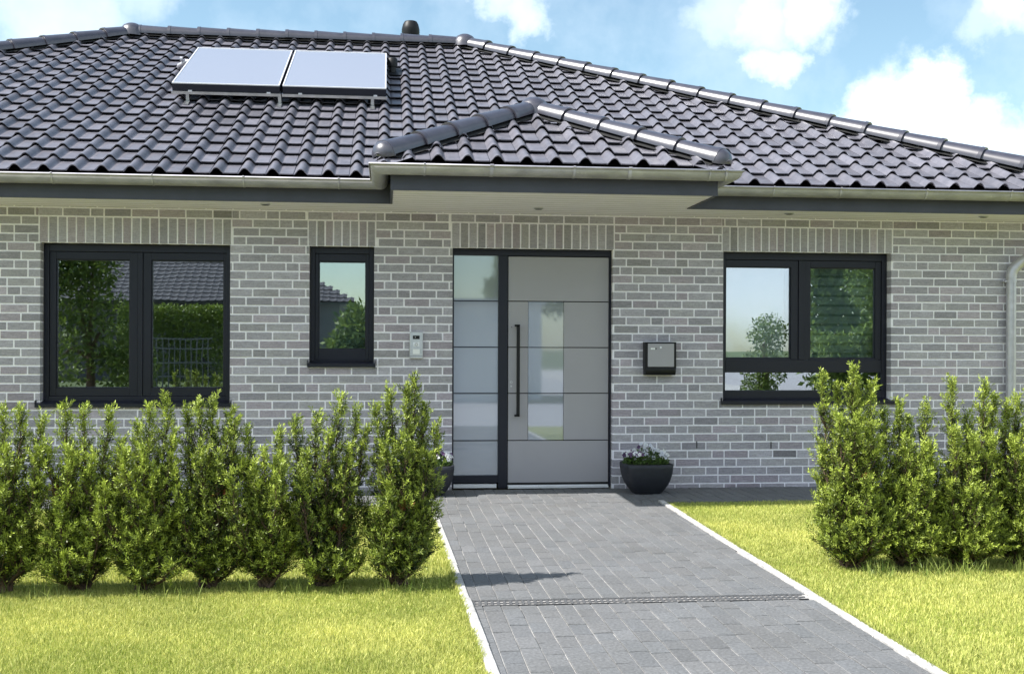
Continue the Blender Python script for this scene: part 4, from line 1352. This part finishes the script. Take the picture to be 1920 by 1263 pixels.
nh = empty('neighbour_house', (-7.5, -36, 0), 'dark rendered neighbouring house with tiled roof across the street', 'house')
mb = MB(); mb.box(-7, 5.6, -9, 0, -.3, 3.3); mb.build('wall', M['facade'], nh)
mb = MB(); mb.box(-1.2, .4, .002, .05, 0, 2.3); mb.build('window', M['frame'], nh)
mb = MB(); mb.box(3.0, 4.6, .002, .05, 1.0, 2.3); mb.build('window', M['frame'], nh)
rf2 = MB()
e0, e1 = (-7.6, .6), (6.2, .6)
nrow = 16
for r2 in range(nrow):
    y0_ = .6 - r2 * .3; z0_ = 3.2 + r2 * .17
    xa = -7.6 + r2 * .3; xb = 6.2 - r2 * .3
    pts_hi, pts_lo = [], []
    k_ = int((xb - xa) / .06)
    for q in range(k_ + 1):
        xx = xa + q * .06; hh = .03 * max(0, math.sin(xx * 2 * math.pi / .3))
        pts_lo.append((xx, y0_, z0_ + hh + .03)); pts_hi.append((xx, y0_ - .32, z0_ + .18 + hh))
    rf2.grid([pts_lo, pts_hi], 0, (.07, .065, .07), smooth=False); rf2.grid([[(p_[0], p_[1], p_[2] - .04) for p_ in pts_lo], pts_lo], 0, (.04, .04, .04), smooth=False)
rf2.quadpts([(6.25, .6, 3.2), (6.25, -9.6, 3.2), (1.4, -4.5, 5.95)], 0, (.07, .065, .07)); rf2.quadpts([(-7.6, .6, 3.2), (-7.6, -9.6, 3.2), (-2.8, -4.5, 5.95)], 0, (.07, .065, .07))
rf2.quadpts([(-7.6, -9.6, 3.2), (6.2, -9.6, 3.2), (1.4, -4.5, 5.95), (-2.8, -4.5, 5.95)], 0, (.07, .065, .07))
rf2.box(-7.5, 6.1, -9.5, .55, 3.12, 3.19, 0, (.03, .03, .03))
rf2.build('roof', M['tile'], nh)
ga_ = empty('garage', (2.4, -18, 0), 'low white rendered garage across the street', 'garage')
mb = MB(); mb.box(-1.0, 1.6, -5, 0, -.3, 2.5); mb.build('wall', M['garage'], ga_)
mb = MB(); mb.box(-1.1, 1.7, -5.1, .1, 2.5, 2.65); mb.build('roof', M['pipe_grey'], ga_)
mb = MB(); mb.box(.2, 1.3, .003, .04, 0, 2.1)
for z in range(10): mb.box(.2, 1.3, .041, .05, z * .21, z * .21 + .19)
mb.build('door', M['white'], ga_)

def hedge_row(x, y, w, h, label, seed, n=9000, tint=.5, size=.2):
    t = empty('garden_hedge', (x, y, 0), label, 'hedge')
    r_ = np.random.RandomState(seed)
    px_ = r_.uniform(-w / 2, w / 2, n)
    top = h * (1 + .12 * np.sin(px_ * 1.1) + .1 * np.sin(px_ * 2.7 + 1))
    p = np.stack([px_, r_.uniform(-.5, .5, n), r_.rand(n) ** .7 * top], 1)
    a = r_.normal(0, 1, (n, 3)); a /= np.linalg.norm(a, axis=1)[:, None]; b2 = np.cross(a, r_.normal(0, 1, (n, 3))); b2 /= np.linalg.norm(b2, axis=1)[:, None]
    fast_mesh('foliage', np.stack([p, p + (a + b2 * .5) * size * .5, p + a * size, p + (a - b2 * .5) * size * .5], 1), 4, M['tree'], np.clip(r_.normal(tint, .2, n), 0, 1), t)


hedge_row(19.5, -22, 13, 2.0, 'long loose hedge across the street right', 51, 14000)
hedge_row(-16, -26, 9, 3.4, 'tall hedge across the street left', 52, 9000)
hedge_row(20.6, -26, 13, 5.6, 'tall dense hedge of trees across the street at the far right', 53, 26000, tint=.3, size=.3)

g = MB(); g.box(7.5, 13, -60, -15.9, -.25, .0)
tag(g.build('driveway', M['kerb']), kind='structure')

r_ = np.random.RandomState(77)
for nm, fx, sg, lab in (('edge_grass', EL0v, -1, 'ragged grass blades leaning over the left path edging'), ('edge_grass', ER0v, 1, 'ragged grass blades leaning over the right path edging')):
    n = 5200
    y = r_.uniform(-6.9, -1.1, n)
    ok = (np.sin(y * 7 + sg) + np.sin(y * 17.3) + .8 * np.sin(y * 41)) > -.6
    y = y[ok]; n = len(y)
    x = fx(y) + sg * (.05 + np.abs(r_.normal(0, .012, n)))
    h = r_.uniform(.02, .045, n)
    tip = np.stack([x - sg * r_.uniform(-.01, .03, n), y + r_.normal(0, .012, n), h - .012], 1)
    base = np.stack([x, y, np.full(n, -.02)], 1)
    b_ = r_.uniform(0, 6.283, n); w = .0018
    sd = np.stack([np.cos(b_) * w, np.sin(b_) * w, np.zeros(n)], 1)
    mid = base * .45 + tip * .55; mid[:, 2] += h * .15
    o = fast_mesh(nm, np.stack([base - sd * .6, base + sd * .6, mid + sd * .8, tip, mid - sd * .8], 1), 5, M['grass'], np.clip(r_.normal(.45, .25, n), 0, 1))
    tag(o, lab, 'grass', kind='stuff')
